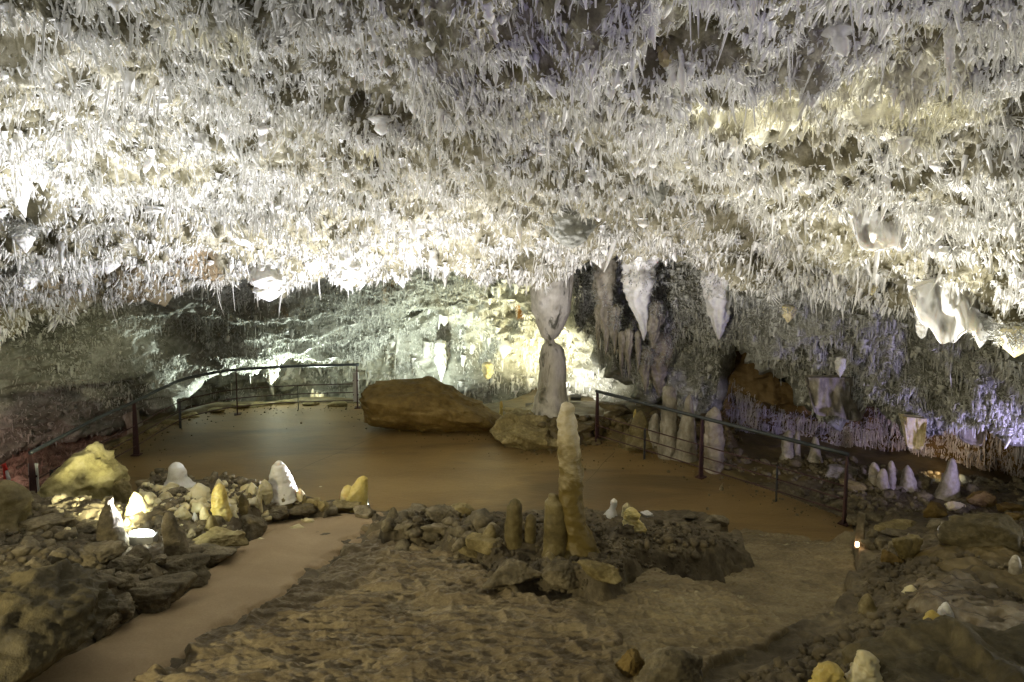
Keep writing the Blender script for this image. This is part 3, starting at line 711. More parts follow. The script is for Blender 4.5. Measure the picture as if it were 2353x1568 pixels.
# ---- left cluster
S_ = growth
S_('white_stalagmite', 'smooth white dome stalagmite nearest the platform, left of the group', 'stalagmite', 405, 1065, 1122, 54, M_WHITE, BELL, 21)
S_('white_stalagmite', 'largest white egg shaped stalagmite with a nipple tip', 'stalagmite', 651, 1057, 1137, 62, M_WHITE, [(0, 1.2), (.1, 1.08), (.35, 1.0), (.6, .8), (.78, .58), (.87, .5), (.9, .36), (.96, .26), (1, .05)], 22, lump=.06)
S_('yellow_stalagmite', 'brightly lit yellow stalagmite with a small lump on its foot', 'stalagmite', 511, 1110, 1194, 45, M_YELLOW, DOME, 23, lump=.14)
spine('yellow_stalagmite', 'yellow double humped stalagmite with its tall hump at right, end of the row', 'stalagmite',
      [(1172, 815, 66), (1155, 815, 62), (1140, 817, 56), (1125, 823, 44), (1112, 829, 32), (1100, 833, 24), (1094, 834, 6)], M_YELLOW, seed=24, lump=.08)
spine('yellow_stalagmite', 'lower rounded hump joined to the left of the double yellow stalagmite', 'stalagmite',
      [(1168, 803, 44), (1150, 801, 40), (1130, 800, 32), (1119, 799, 18), (1115, 799, 4)], M_YELLOW, seed=25, lump=.06, dy=-.1)
S_('cream_stalagmite', 'cream dome stalagmite right beside the brown bottle shaped one', 'stalagmite', 312, 1133, 1186, 46, M_CREAM, MOUNDP, 26, lump=.14)
S_('brown_stalagmite', 'brown bottle shaped stalagmite with a button tip left of the lamp', 'stalagmite', 259, 1142, 1262, 62, M_GREY, [(0, 1.15), (.3, 1.0), (.55, .85), (.72, .58), (.84, .34), (.88, .27), (.92, .29), (.97, .26), (1, .08)], 27, lump=.07)
spine('brown_stalagmite', 'grey brown twin tipped stalagmite just right of the lit lamp', 'stalagmite',
      [(1282, 408, 62), (1255, 404, 54), (1230, 398, 48), (1205, 390, 38), (1188, 386, 28), (1177, 384, 7)], M_GREY, seed=28, lump=.14)
S_('brown_stalagmite', 'low pointed stalagmite in front of the twin tipped one', 'stalagmite', 387, 1204, 1275, 22, M_GREY, DOME, 29, lump=.15)
S_('cream_lump', 'broad cream lump behind the yellow stalagmite', 'stalagmite', 461, 1109, 1152, 52, M_CREAM, PEAR, 30, lump=.22)
S_('cream_lump', 'low pale disc shaped mound below the white dome', 'stalagmite', 385, 1130, 1154, 42, M_CREAM, MOUNDP, 31)
S_('cream_lump', 'small cream knob left of the yellow stalagmite foot', 'stalagmite', 471, 1165, 1194, 23, M_CREAM, PEAR, 32)
S_('brown_stalagmite', 'small dark brown knob in front of the yellow stalagmite', 'stalagmite', 484, 1183, 1220, 34, M_BROWNST, MOUNDP, 33)
S_('cream_lump', 'pale lump between the disc mound and the lamp', 'stalagmite', 420, 1163, 1196, 36, M_CREAM, PEAR, 34, lump=.2)
S_('cream_lump', 'round cream bulb at far left beside a stump', 'stalagmite', 157, 1210, 1244, 32, M_CREAM, PEAR, 35)
S_('grey_stump', 'short grey stump under the big yellow boulder', 'stalagmite', 157, 1178, 1212, 32, M_GREY, PEAR, 36)
S_('grey_mound', 'large blurred grey green stalagmite at the left picture edge', 'stalagmite', 4, 1102, 1200, 100, M_BROWNST, MOUNDP, 37, lump=.2)
S_('cream_stalagmite', 'pale thin stalagmite in front of the largest white one', 'stalagmite', 637, 1092, 1142, 22, M_CREAM, DOME, 38)
S_('cream_stalagmite', 'cream rounded stalagmite left of the largest white one', 'stalagmite', 610, 1102, 1145, 36, M_CREAM, PEAR, 39)
S_('cream_stalagmite', 'greenish rounded stalagmite at the far side of the cluster', 'stalagmite', 579, 1109, 1142, 28, M_CREAM, PEAR, 40)
S_('brown_stalagmite', 'brown upright knob left in the tight cluster', 'stalagmite', 558, 1134, 1182, 26, M_BROWNST, PEAR, 41)
S_('cream_stalagmite', 'very thin cream stalagmite above a flat grey rock', 'stalagmite', 597, 1128, 1170, 14, M_CREAM, DOME, 42)
S_('brown_stalagmite', 'brown cone stalagmite before the largest white one', 'stalagmite', 654, 1121, 1166, 34, M_BROWNST, MOUNDP, 43)
S_('cream_lump', 'lumpy low cream stalagmite right of the largest white one', 'stalagmite', 738, 1116, 1147, 40, M_CREAM, PEAR, 44, lump=.2)
S_('cream_lump', 'tiny round knob seen behind the yellow stalagmite', 'stalagmite', 504, 1100, 1125, 20, M_CREAM, PEAR, 45)
S_('brown_stalagmite', 'dark brown low mound on the island at left', 'stalagmite', 1127, 1206, 1250, 42, M_BROWNST, MOUNDP, 46)
S_('brown_stalagmite', 'brown round mound in front of the stocky brown stalagmite', 'stalagmite', 1264, 1268, 1300, 38, M_BROWNST, PEAR, 47)
S_('cream_lump', 'brownish lump in front of the lit lamp', 'stalagmite', 315, 1254, 1304, 60, M_GREY, PEAR, 48, lump=.2)

S_('brown_stalagmite', 'dark cone knob where the path meets the island rocks', 'stalagmite', 905, 1167, 1202, 34, M_GREY, MOUNDP, 49)

kn = [(436, 1150, 22), (448, 1160, 17), (430, 1172, 18), (394, 1163, 18), (352, 1150, 24), (340, 1163, 30), (358, 1172, 20), (528, 1168, 17), (541, 1150, 16), (572, 1150, 20), (588, 1158, 14), (620, 1150, 18), (690, 1140, 20), (700, 1148, 14), (455, 1178, 15), (448, 1187, 12), (412, 1187, 14), (524, 1185, 18), (540, 1186, 16), (380, 1178, 14)]
for i, (u, v, w) in enumerate(kn):
    S_('small_stalagmite', 'small rounded calcite stump among the lit stalagmites of the left cluster', 'stalagmite', u, v-w*.85, v+6, w, [M_CREAM, M_BROWNST, M_CREAM, M_WHITE][i % 4], PEAR, 300+i, group='small rounded knobs in the left cluster')

# ---- right side and back stalagmites
S_('pillar_stalagmite', 'blotchy grey yellow pillar stalagmite behind the right rail', 'stalagmite', 1532, 888, 1050, 38, M_DIRTY, [(0, 1.3), (.1, 1.1), (.4, 1.0), (.8, .9), (.95, .85), (1, .5)], 51)
S_('white_stalagmite', 'tall smooth lilac white stalagmite behind the middle post of the right rail', 'stalagmite', 1640, 935, 1080, 44, M_PALE, [(0, 1.05), (.1, 1.0), (.5, 1.02), (.8, .9), (.92, .65), (.98, .32), (1, .06)], 52)
S_('grey_stalagmite', 'dim grey stalagmite between the blotchy pillar and the lilac one', 'stalagmite', 1578, 905, 1048, 44, M_DIRTY, MOUNDP, 53)
S_('grey_stalagmite', 'small rounded stalagmite at the foot of the blotchy pillar', 'stalagmite', 1571, 982, 1044, 30, M_DIRTY, DOME, 54)
S_('green_mound', 'greenish brown mound behind the first rods of the right rail', 'stalagmite', 1446, 987, 1030, 46, M_BROWNST, MOUNDP, 55)
S_('grey_stalagmite', 'pointed brown hump behind the right rail top end', 'stalagmite', 1474, 945, 1012, 52, M_BROWNST, MOUNDP, 56)
S_('yellow_stalagmite', 'tiny yellow pointed stalagmite behind the right rail', 'stalagmite', 1460, 940, 972, 13, M_YELLOW, CONE, 57)
S_('grey_stalagmite', 'leaning grey hump left of the blotchy pillar', 'stalagmite', 1505, 950, 1020, 30, M_DIRTY, DOME, 58)
S_('white_stalagmite', 'left one of three pale smooth stalagmites beyond the right rail end', 'stalagmite', 2008, 1063, 1119, 27, M_PALE, DOME, 59)
S_('white_stalagmite', 'front and lowest one of three pale smooth stalagmites', 'stalagmite', 2028, 1076, 1129, 28, M_PALE, DOME, 60, lump=.05)
S_('white_stalagmite', 'right and tallest one of three pale smooth stalagmites', 'stalagmite', 2046, 1059, 1124, 22, M_PALE, DOME, 61)
S_('grey_stalagmite', 'bluish grey stalagmite right of the three pale ones', 'stalagmite', 2084, 1068, 1124, 34, M_DIRTY, MOUNDP, 62)
S_('violet_cone', 'violet lit cone stalagmite near the right wall', 'stalagmite', 2176, 1052, 1142, 46, M_DIRTY, CONE, 63)
S_('grey_stalagmite', 'left broad stalagmite of the dim pair under the right handrail', 'stalagmite', 1808, 988, 1060, 30, M_DIRTY, DOME, 64)
S_('grey_stalagmite', 'thin stalagmite attached right of the broad dim one', 'stalagmite', 1832, 990, 1056, 18, M_DIRTY, DOME, 65)
S_('grey_stalagmite', 'dim stalagmite just left of the rail end post', 'stalagmite', 1871, 1004, 1060, 28, M_DIRTY, MOUNDP, 66)
S_('white_stalagmite', 'faint thin white stalagmite seen through the left rail', 'stalagmite', 719, 893, 960, 15, M_WHITE, DOME, 67, depth=16.6)
S_('white_stalagmite', 'faint middle white stalagmite seen through the left rail', 'stalagmite', 731, 900, 960, 14, M_WHITE, DOME, 68, depth=16.5)
S_('white_stalagmite', 'widest faint white stalagmite seen through the left rail near the end post', 'stalagmite', 742, 901, 960, 19, M_WHITE, DOME, 69, depth=16.5)
S_('yellow_stalagmite', 'tiny bright stalagmite on the crest right of the brown boulder', 'stalagmite', 1151, 921, 950, 9, M_YELLOW, DOME, 70, depth=13.9)
S_('pillar_stalagmite', 'dim pillar standing in the dark behind the left rail', 'stalagmite', 310, 890, 1010, 40, M_DIRTY, [(0, 1.0), (.3, .85), (.6, .9), (.85, 1.4), (1, 1.6)], 71, depth=14.2)
# right foreground stubs
S_('brown_stalagmite', 'pale topped brown stump on the dark soil at right', 'stalagmite', 1993, 1366, 1412, 44, M_BROWNST, PEAR, 72)
S_('cream_lump', 'glossy pinkish white bulb on the flowstone at right', 'stalagmite', 2172, 1385, 1425, 34, M_WHITE, PEAR, 73)
S_('cream_lump', 'amber and pink lump beside the glossy bulb', 'stalagmite', 2146, 1402, 1436, 44, M_YELLOW, PEAR, 74)
S_('cream_lump', 'low pale blister up the flowstone at right', 'stalagmite', 2094, 1343, 1368, 34, M_CREAM, PEAR, 75)
S_('brown_stalagmite', 'dark stump between soil and flowstone at lower right', 'stalagmite', 2147, 1440, 1496, 44, M_BROWNST, PEAR, 76)
S_('brown_stalagmite', 'small dark knob in the soil at lower right', 'stalagmite', 2051, 1470, 1503, 28, M_BROWNST, PEAR, 77)
S_('grey_stump', 'pale hooked stump at the right picture edge', 'stalagmite', 2328, 1275, 1338, 30, M_DIRTY, DOME, 78)
spine('cream_flowstone', 'cracked cream flowstone knuckle at the bottom right', 'flowstone', [(1620, 1985, 90), (1580, 1985, 80), (1545, 1988, 62), (1520, 1990, 48), (1503, 1988, 30), (1497, 1986, 8)], M_CREAM, seed=79, lump=.38, fine=.2)
spine('cream_flowstone', 'amber rounded lobe left of the cream knuckle at the bottom', 'flowstone', [(1620, 1905, 110), (1580, 1905, 96), (1550, 1908, 74), (1533, 1912, 44), (1526, 1912, 8)], M_YELLOW, seed=80, lump=.34, fine=.18)

# ---- rocks
R_ = rock
def shaped_rock(name, label, u0, u1, topc, vb, d, mat, seed, depth=.9, noise=.10, sub=5, ang=1, cat='boulder', planes=16):
    uc, w = (u0+u1)/2, u1-u0; s = d/F; W = w*s
    V, Fc = rock_shape((2, 2, 2), seed, ang, sub, planes, noise)
    ext = np.abs(V).max(0); V = V/ext
    x = V[:, 0]; top = curve(topc, uc+x*w/2); H = (vb-top)*s
    base = P(uc, vb, d)
    env = 1/np.sqrt(np.maximum(.22, 1-np.clip(np.abs(x), 0, .97)**2.5))
    z = (np.sign(V[:, 2])*np.abs(V[:, 2])**.75*.5*np.minimum(env, 2.2)+.5).clip(-.1, 1.06)*H
    Vw = np.stack([base[0]+x*W/2, d+V[:, 1]*W*depth/2, base[2]+z], -1)
    o = obj_from(name, Vw, Fc, mat, loc=base); tag(o, label, cat); return o
def outline_rock(name, label, cat, pts, d, mat, seed, thick=.4, noise=.05, facets=((.38, .1, .72), (-1.5, .15, 1.31), (.2, -.95, 1.05), (-.2, .75, .80), (-.5, -.6, .95)), nf=2.8, sub=6, chip=.05):
    """a boulder whose face towards the gallery has the traced outline; its body is as deep as it is high"""
    V, Fc = ico(sub); V = V.copy(); pts = np.array(pts, float)
    dn = np.concatenate([pts[k]+(pts[(k+1) % len(pts)]-pts[k])*np.linspace(0, 1, 24, endpoint=False)[:, None] for k in range(len(pts))])
    c = (pts.min(0)+pts.max(0))/2; wx = np.ptp(pts[:, 0])/2; wy = np.ptp(pts[:, 1])/2
    px, pz = (dn[:, 0]-c[0])/wx, -(dn[:, 1]-c[1])/wy
    pa = np.arctan2(pz, px); pr = np.hypot(px, pz); o_ = np.argsort(pa); pa, pr = pa[o_], pr[o_]
    ang = np.arctan2(V[:, 2], V[:, 0]); rad = np.hypot(V[:, 0], V[:, 2])
    R = np.interp(ang, np.r_[pa-2*PI, pa, pa+2*PI], np.r_[pr, pr, pr])
    r2 = np.minimum(rad, 1.0)**.62; xx = np.cos(ang)*r2*R; zq = np.sin(ang)*r2*R; ed = np.sqrt(np.maximum(0, 1-r2**6))
    fc = np.min([k+a*xx+b*zq for a, b, k in facets], axis=0).clip(.04, 1.2)
    yd = np.where(V[:, 1] < 0, -thick*1.5*fc*ed, thick*.9*ed)
    sc = d/F; base = P(c[0], c[1], d)
    Vw = np.stack([base[0]+xx*wx*sc, d+yd, base[2]+zq*wy*sc], -1)
    dr = (Vw-base)/(np.linalg.norm(Vw-base, axis=1)[:, None]+.05)
    n_ = fbm(Vw*nf*np.array([1, 1, 1.5])+seed, seed, 5, .58, True)*noise+chip*np.round(2.2*vnoise(Vw*nf*.8+seed, 77))/2.2
    o = obj_from(name, Vw+dr*n_[:, None], Fc, mat, loc=base); return tag(o, label, cat)
outline_rock('yellow_boulder', 'large angular yellow boulder standing in front of the left rail', 'boulder', [(84, 1190), (84, 1178), (92, 1155), (120, 1128), (140, 1100), (152, 1070), (180, 1042), (204, 1028), (222, 1045), (248, 1075), (262, 1105), (266, 1128), (250, 1160), (226, 1168), (200, 1172), (150, 1190), (110, 1194)], 9.35, M_BIGY, 91, thick=.52, noise=.045, nf=3.8, chip=.03)
BF = ((.15, .3, .75), (-.2, -.8, 1.15), (.1, .9, .85), (-.7, 0, 1.2))
outline_rock('brown_boulder', 'long dark brown wedge boulder lying across the back of the platform', 'boulder', [(822, 906), (834, 892), (870, 880), (930, 876), (990, 877), (1040, 902), (1090, 927), (1130, 948), (1165, 974), (1186, 990), (1170, 1006), (1100, 1004), (1000, 998), (900, 987), (848, 978), (836, 955), (838, 930)], 13.3, M_BROWNB, 5, .55, .06, BF, 2.0, chip=.04)
outline_rock('rock_ledge', 'low layered rock ledge under the waisted column', 'ledge', [(1138, 992), (1158, 966), (1185, 954), (1225, 962), (1260, 972), (1300, 982), (1335, 1000), (1305, 1030), (1270, 1037), (1230, 1029), (1190, 1013), (1160, 1004)], 12.8, M_TAN, 15, .6, .09, BF, 2.4)
outline_rock('boulder', 'huge rounded dark boulder filling the lower left corner', 'boulder', [(-200, 1345), (-20, 1358), (50, 1352), (100, 1372), (150, 1384), (190, 1392), (208, 1420), (195, 1452), (150, 1474), (110, 1502), (70, 1535), (30, 1610), (-200, 1660)], 4.55, M_DARK, 120, .42, .10, BF, 2.2)
outline_rock('boulder', 'huge dark boulder in the bottom right corner', 'boulder', [(2000, 1640), (2022, 1590), (2050, 1562), (2100, 1546), (2180, 1526), (2260, 1510), (2330, 1512), (2420, 1520), (2600, 1520), (2600, 1780), (2030, 1780)], 4.0, M_DARK, 201, .5, .10, BF, 2.2)
R_('brown wedge rock leaning on the right side of the yellow boulder', 282, 1138, 48, 62, M_TAN, 101, d=9.2, vert=True)
R_('flat topped grey rock at the far side of the path near the cluster', 630, 1179, 80, 42, M_GREY, 102)
R_('dark round rock right of the flat topped grey one', 702, 1172, 54, 34, M_GREY, 103)
R_('rough brown rock beside the bend of the path', 579, 1212, 72, 58, M_GREY, 104)
R_('tan rock before the double yellow stalagmite', 782, 1162, 62, 36, M_TAN, 105)
R_('flat brown rock at the end of the rock row by the platform', 840, 1180, 52, 32, M_GREY, 106)
R_('small yellowish rock behind the dark round one', 722, 1158, 26, 24, M_TAN, 107)
R_('small tan rock left of the tan rock row end', 742, 1166, 30, 26, M_TAN, 108)
R_('mossy yellow brown rock right of the lamp above the flat slabs', 500, 1238, 104, 48, M_TAN, 109)
R_('flat slab rock touching the path below the mossy one', 478, 1276, 104, 46, M_GREY, 110, ang=1.5)
R_('large flat grey slab with a pale top beside the path', 406, 1308, 106, 62, M_GREY, 111, ang=1.6)
R_('dark flat rock left of the pale topped slab', 284, 1304, 78, 48, M_GREY, 112)
R_('small pale triangular stone by the pale topped slab', 331, 1330, 44, 24, M_GREY, 113)
R_('squarish brown rock in the middle of the pile', 281, 1341, 56, 42, M_GREY, 114)
R_('tilted reddish brown rock left in the pile', 205, 1337, 86, 56, M_GREY, 115, tilt=.3)
R_('narrow upright stone between the reddish and squarish rocks', 238, 1348, 32, 38, M_GREY, 116)
R_('long ragged rock lying along the path edge', 330, 1380, 160, 78, M_GREY, 117, noise=.13, depthr=.5)
R_('ragged rock forming the lower end of the long one', 262, 1400, 90, 56, M_GREY, 118, noise=.12)
R_('smooth angular rock by the path at lower left', 232, 1434, 82, 52, M_GREY, 119, ang=1.5)
R_('small stone peeking in at the bottom left corner', 8, 1540, 46, 50, M_GREY, 121)
R_('oblong rock at far left under the round bulb', 64, 1271, 72, 40, M_GREY, 122, tilt=.2)
R_('dark jagged rock left of the pile above the huge boulder', 90, 1306, 62, 48, M_GREY, 123)
R_('blocky rock with a flat pale top near the round bulb', 132, 1288, 62, 50, M_GREY, 124)
R_('rough mound rock behind the reddish one', 200, 1290, 84, 54, M_GREY, 125, noise=.13)
R_('wide low dark rock at the left edge above the pile', 30, 1330, 110, 60, M_GREY, 126)
R_('low dark rock ridge below the yellow boulder', 95, 1200, 110, 34, M_GREY, 127)
R_('flat dark rock behind the brown bottle shaped stalagmite', 205, 1212, 80, 34, M_GREY, 128)
R_('small pointed stone between lamp and mossy rock', 446, 1226, 30, 26, M_GREY, 129)
R_('low stone below the twin tipped stalagmite', 415, 1268, 50, 26, M_GREY, 130)
R_('dark stone behind the bend in the path', 640, 1156, 40, 20, M_GREY, 131)
R_('small dark stone under the lump in front of the lamp', 365, 1290, 36, 26, M_GREY, 132)
# island rocks
for i, (u, v, w, h, l, m) in enumerate([
    (962, 1178, 60, 34, 'dark lumpy rock at the near left of the island', M_GREY), (1005, 1188, 70, 40, 'wider dark lumpy rock beside the first on the island', M_GREY),
    (1058, 1176, 74, 46, 'pale yellow crusted rock with bright edges on the island rim', M_TAN), (1020, 1218, 50, 26, 'flat dark rock on the island before the crusted one', M_GREY),
    (1088, 1210, 40, 26, 'small dark rock below the crusted rim rock', M_GREY), (1095, 1246, 66, 34, 'round yellow white crusted rock left of the bullet stalagmite', M_TAN),
    (1080, 1270, 56, 22, 'pale curled crust stone at the front of the island', M_TAN), (935, 1208, 46, 20, 'low dark stone at the path end of the island', M_GREY),
    (1655, 1195, 48, 26, 'dark crusty rock at the far right tip of the island', M_GREY), (1590, 1188, 40, 20, 'small dark rock along the far rim of the island', M_GREY),
    (1185, 1318, 90, 58, 'brown block in the broken front face of the island', M_GREY), (1290, 1330, 90, 56, 'wide block in the front face below the brown mound', M_GREY), (1385, 1318, 74, 48, 'yellow stained block in the front face of the island', M_TAN),
    (1490, 1184, 30, 14, 'tiny white stone near the yellow knobbly lump', M_WHITE), (1430, 1240, 14, 9, 'tiny pale stone right of the tallest stalagmite foot', M_TAN), (1335, 1302, 30, 14, 'flat yellowish stone in front of the tallest stalagmite', M_TAN)]):
    R_(l, u, v, w, h, m, 140+i, noise=.12)
# right side rocks
for i, (u, v, w, h, l, m) in enumerate([
    (1968, 1199, 46, 26, 'flat brown rock at the foot of the rail end post', M_GREY), (2006, 1229, 27, 24, 'small brown rock above the leaning lamp plate', M_GREY),
    (1997, 1252, 22, 24, 'narrow stone touching the leaning lamp plate', M_GREY), (2024, 1250, 38, 26, 'rounded brown rock right of the lamp plate', M_GREY),
    (2051, 1258, 22, 26, 'small stone left of the olive round boulder', M_GREY), (2042, 1281, 36, 34, 'angular reddish stone in front of the rock row at right', M_BROWNB),
    (2090, 1258, 58, 66, 'smooth olive round boulder in the right rock row', M_BROWNST), (2082, 1203, 56, 22, 'flat olive rock behind the round olive boulder', M_TAN),
    (2021, 1216, 24, 18, 'small olive rock in the far line of stones', M_TAN), (2050, 1218, 22, 18, 'tiny olive stone next in the far line', M_TAN),
    (2070, 1228, 60, 20, 'long low stone in front of the flat olive rock', M_GREY), (2150, 1176, 46, 40, 'round brown boulder on the slope at right', M_BROWNB),
    (2187, 1164, 30, 26, 'pale topped stone beside the round brown boulder', M_CREAM), (2172, 1208, 58, 30, 'angular stone below the round brown boulder', M_GREY),
    (2215, 1154, 34, 20, 'small long stone leading to the peaked rock', M_GREY), (2262, 1148, 60, 42, 'peaked dark rock near the ochre wall', M_BROWNB),
    (2312, 1168, 34, 24, 'low dark rock right of the peaked one', M_BROWNB), (2300, 1232, 150, 96, 'large bluish grey boulder at the right edge', M_DARK),
    (1938, 1084, 66, 34, 'low pale mound rock behind the rail end', M_DIRTY), (1965, 1118, 56, 26, 'flat yellowish rock behind the rail end post', M_TAN),
    (2120, 1110, 44, 30, 'dark rock between the blue stalagmite and the violet cone', M_GREY), (2335, 1190, 50, 26, 'flat dark rock at the right picture edge', M_BROWNB)]):
    R_(l, u, v, w, h, m, 170+i, ang=.6)
R_('reddish brown crumbly rock at the bottom centre', 1450, 1530, 62, 70, M_BROWNB, 201, noise=.14)
R_('broad flat topped stone block at the bottom centre', 1548, 1545, 170, 110, M_GREY, 202, ang=1.5, sub=5, depthr=.6)
# stones lining the far side of the left rail
for i, (u, v, w) in enumerate([(395, 968, 40), (440, 953, 40), (492, 941, 36), (548, 932, 40), (598, 928, 36), (644, 925, 30), (345, 990, 30), (290, 1010, 34), (716, 925, 40), (780, 924, 36)]):
    b = PZ(u, v+4, .0)
    V, Fc = rock_shape((w/F*b[1], w/F*b[1]*.6, .16), 220+i, .8, 4)
    o = obj_from('edging_stone', V+b, Fc, M_TAN, loc=b)
    tag(o, 'flat yellowish stone in the line edging the platform behind the left rail', 'rock', 'stones edging the platform behind the left rail')
for i, (u, v, w, h, l) in enumerate([(1185, 945, 44, 14, 'bright yellow flat rock lit from behind right of the brown boulder'), (1340, 985, 60, 26, 'dark rock behind the tallest stalagmite tip'), (1420, 940, 60, 30, 'dark hump behind the right rail top end'), (1350, 1012, 50, 22, 'low dark rock left of the first right rail post')]):
    R_(l, u, v, w, h, M_TAN if i == 0 else M_WETF, 240+i, noise=.12)

# ---- loose rubble nobody could count
def rubble(name, label, poly, n, r0, mat, seed, inset=.0, holes=(), big=.35):
    r_ = np.random.default_rng(seed); pa = np.array(poly)
    lo, hi = pa.min(0), pa.max(0); lo = np.maximum(lo, [-7, 3.6]); hi = np.minimum(hi, [9.5, 13])
    X = lo+(hi-lo)*r_.random((n*5, 2)); k = poly_sd(X[:, 0], X[:, 1], poly) > inset
    for h_ in holes: k &= poly_sd(X[:, 0], X[:, 1], h_) < -.02
    cl = fbm(np.stack([X[:, 0], X[:, 1], 0*X[:, 0]], -1)*1.7, seed, 3) > -.25+.5*r_.standard_normal(len(X))
    X = X[k & cl][:n]; Z = G(X[:, 0], X[:, 1]); D, Fc = ico(2 if n < 1500 else 1); m = len(X); nv = len(D)
    R = np.minimum(r0*np.exp(big*1.6*r_.standard_normal(m)), r0*4.5)
    sc = .6+.7*r_.random((m, 3)); sc[:, 2] *= .75
    nz = 1+.32*r_.standard_normal((m, nv)).clip(-1, 1)*(.5 if nv > 50 else .8)
    V = D[None]*nz[..., None]*(R[:, None]*sc)[:, None, :]+np.stack([X[:, 0], X[:, 1], Z+R*.2], -1)[:, None, :]
    F3 = (np.array(Fc)[None]+(np.arange(m)*nv)[:, None, None]).reshape(-1, 3)
    o = obj_from(name, V.reshape(-1, 3), None, mat, quads=F3, smooth=False); tag(o, label, 'rubble', None, 'stuff')
rubble('rubble', 'loose dark grit and stones scattered over the stalagmite island', ISLAND, 2600, .016, M_SOIL, 1)
rubble('rubble', 'larger dark stones at the left end of the island', plan([(880, 1200), (960, 1165), (1110, 1165), (1150, 1240), (1120, 1285), (1000, 1240)], .3), 260, .034, M_GREY, 2)
rubble('rubble', 'small stones filling the gaps of the left rock pile', MOUND, 1700, .028, M_GREY, 3)
rubble('rubble', 'pale rounded nodules among the left stalagmites', plan([(290, 1190), (340, 1130), (560, 1130), (720, 1155), (600, 1195), (420, 1215)], .3), 230, .032, M_CREAM, 4)
rubble('rubble', 'dark crumbs and grit on the soil at right', RIGHT, 6000, .017, M_SOIL, 5)
rubble('rubble', 'scattered stones on the floor beyond the right rail', wpoly([(1500, 1040), (1720, 1060), (1980, 1060), (2353, 1120), (2353, 1200), (2000, 1200), (1700, 1090)], 0), 900, .03, M_GREY, 6)
def grit(poly, n, fz, seed, label, mat, r0=.007, edge=.5):
    r_ = np.random.default_rng(seed); pa = np.array(poly); lo, hi = pa.min(0), pa.max(0)
    X = lo+(hi-lo)*r_.random((n*14, 2)); sd_ = poly_sd(X[:, 0], X[:, 1], poly); X = X[(sd_ > .03) & (r_.random(len(X)) < np.exp(-sd_/edge*2.2))][:n]
    Z = fz(X[:, 0], X[:, 1]); D, Fc = ico(1); m = len(X); nv = len(D); R = r0*np.exp(.5*r_.standard_normal(m)).clip(.4, 3)
    V = D[None]*(1+.25*r_.standard_normal((m, nv)).clip(-1, 1))[..., None]*R[:, None, None]+np.stack([X[:, 0], X[:, 1], Z+R*.3], -1)[:, None, :]
    o = obj_from('grit', V.reshape(-1, 3), None, mat, quads=(np.array(Fc)[None]+(np.arange(m)*nv)[:, None, None]).reshape(-1, 3), smooth=False); tag(o, label, 'grit', None, 'stuff')
grit(PLAT, 1600, plat_z, 22, 'fine grit scattered along the rim of the brown platform', M_GREY, .010, .9)
rubble('rubble', 'rocks and pebbles on the shelf behind the right rail start', SHELF, 600, .04, M_WETF, 7)

# ---- hanging formations
H_ = hang
SPEAR = [(0, 1.1), (.2, 1.15), (.42, 1.0), (.55, .72), (.75, .42), (.92, .2), (1, .03)]
WEDGE = [(0, 1.0), (.3, 1.1), (.55, 1.0), (.75, .62), (.92, .25), (1, .04)]
BLOB = [(0, .9), (.3, 1.0), (.6, 1.1), (.82, .85), (.94, .5), (1, .08)]
H_('white_stalactite', 'big white pointed stalactite with dark shoulders above the right rail start', 1474, 545, 782, 72, 13.0, M_WHITE, SPEAR, 1)
H_('white_stalactite', 'white wedge shaped stalactite hanging alone right of the spear shaped one', 1656, 565, 779, 70, 12.5, M_WHITE, WEDGE, 2)
H_('lilac_stalactite', 'lilac broad stalactite low over the blotchy pillar', 1520, 765, 912, 50, 13.4, M_PALE, WEDGE, 3, lean=(-.05, 0))
H_('grey_stalactite', 'greenish stalactite beside the lilac broad one', 1484, 800, 907, 28, 13.2, M_DIRTY, None, 4)
H_('grey_stalactite', 'left finger stalactite of the hanging hand', 1430, 760, 870, 16, 13.2, M_DIRTY, None, 5)
H_('grey_stalactite', 'longer finger stalactite beside the left one of the hanging hand', 1445, 755, 874, 17, 13.15, M_DIRTY, None, 6)
H_('grey_stalactite', 'right finger stalactite of the hanging hand', 1467, 760, 858, 14, 13.1, M_DIRTY, None, 7)
H_('grey_stalactite', 'thick folded stalactite left of the white spear one', 1392, 560, 818, 46, 13.4, M_DIRTY, SPEAR, 8, flute=.12)
H_('grey_stalactite', 'short folded stalactite above the hanging hand fingers', 1412, 700, 814, 26, 13.3, M_DIRTY, None, 9)
H_('grey_stalactite', 'slim stalactite left edge of the folded group', 1376, 700, 806, 18, 13.5, M_DIRTY, None, 10)
H_('lilac_stalactite', 'bluish cluster stalactite right under the white spear one', 1502, 690, 800, 36, 13.0, M_DIRTY, WEDGE, 11, lump=.25)
H_('white_stalactite', 'short white stalactite hanging from the bright lip above the spear one', 1466, 548, 622, 28, 11.6, M_WHITE, WEDGE, 12)
H_('white_blob', 'left one of two glossy white drops on the ceiling lip', 1346, 560, 599, 26, 11.8, M_WHITE, BLOB, 13)
H_('white_blob', 'right one of two glossy white drops on the ceiling lip', 1383, 555, 590, 22, 11.8, M_WHITE, BLOB, 14)
H_('white_blob', 'white drop on the lip right of the short white stalactite', 1510, 555, 598, 24, 11.4, M_WHITE, BLOB, 15)
H_('cream_stalactite', 'cream cone hanging from the lip at right', 2003, 635, 680, 26, 8.6, M_CREAM, WEDGE, 16)
H_('white_blob', 'glaring white bulge hanging at the left end of the lip', 618, 575, 692, 74, 11.2, M_WHITE, BLOB, 17, lump=.3)
H_('white_blob', 'glaring white bulge hanging above the left rail end', 795, 555, 664, 60, 11.2, M_WHITE, BLOB, 18, lump=.3)
H_('white_blob', 'white double drop left of the bulge over the rail end', 713, 530, 628, 40, 10.9, M_WHITE, BLOB, 19, lump=.3)
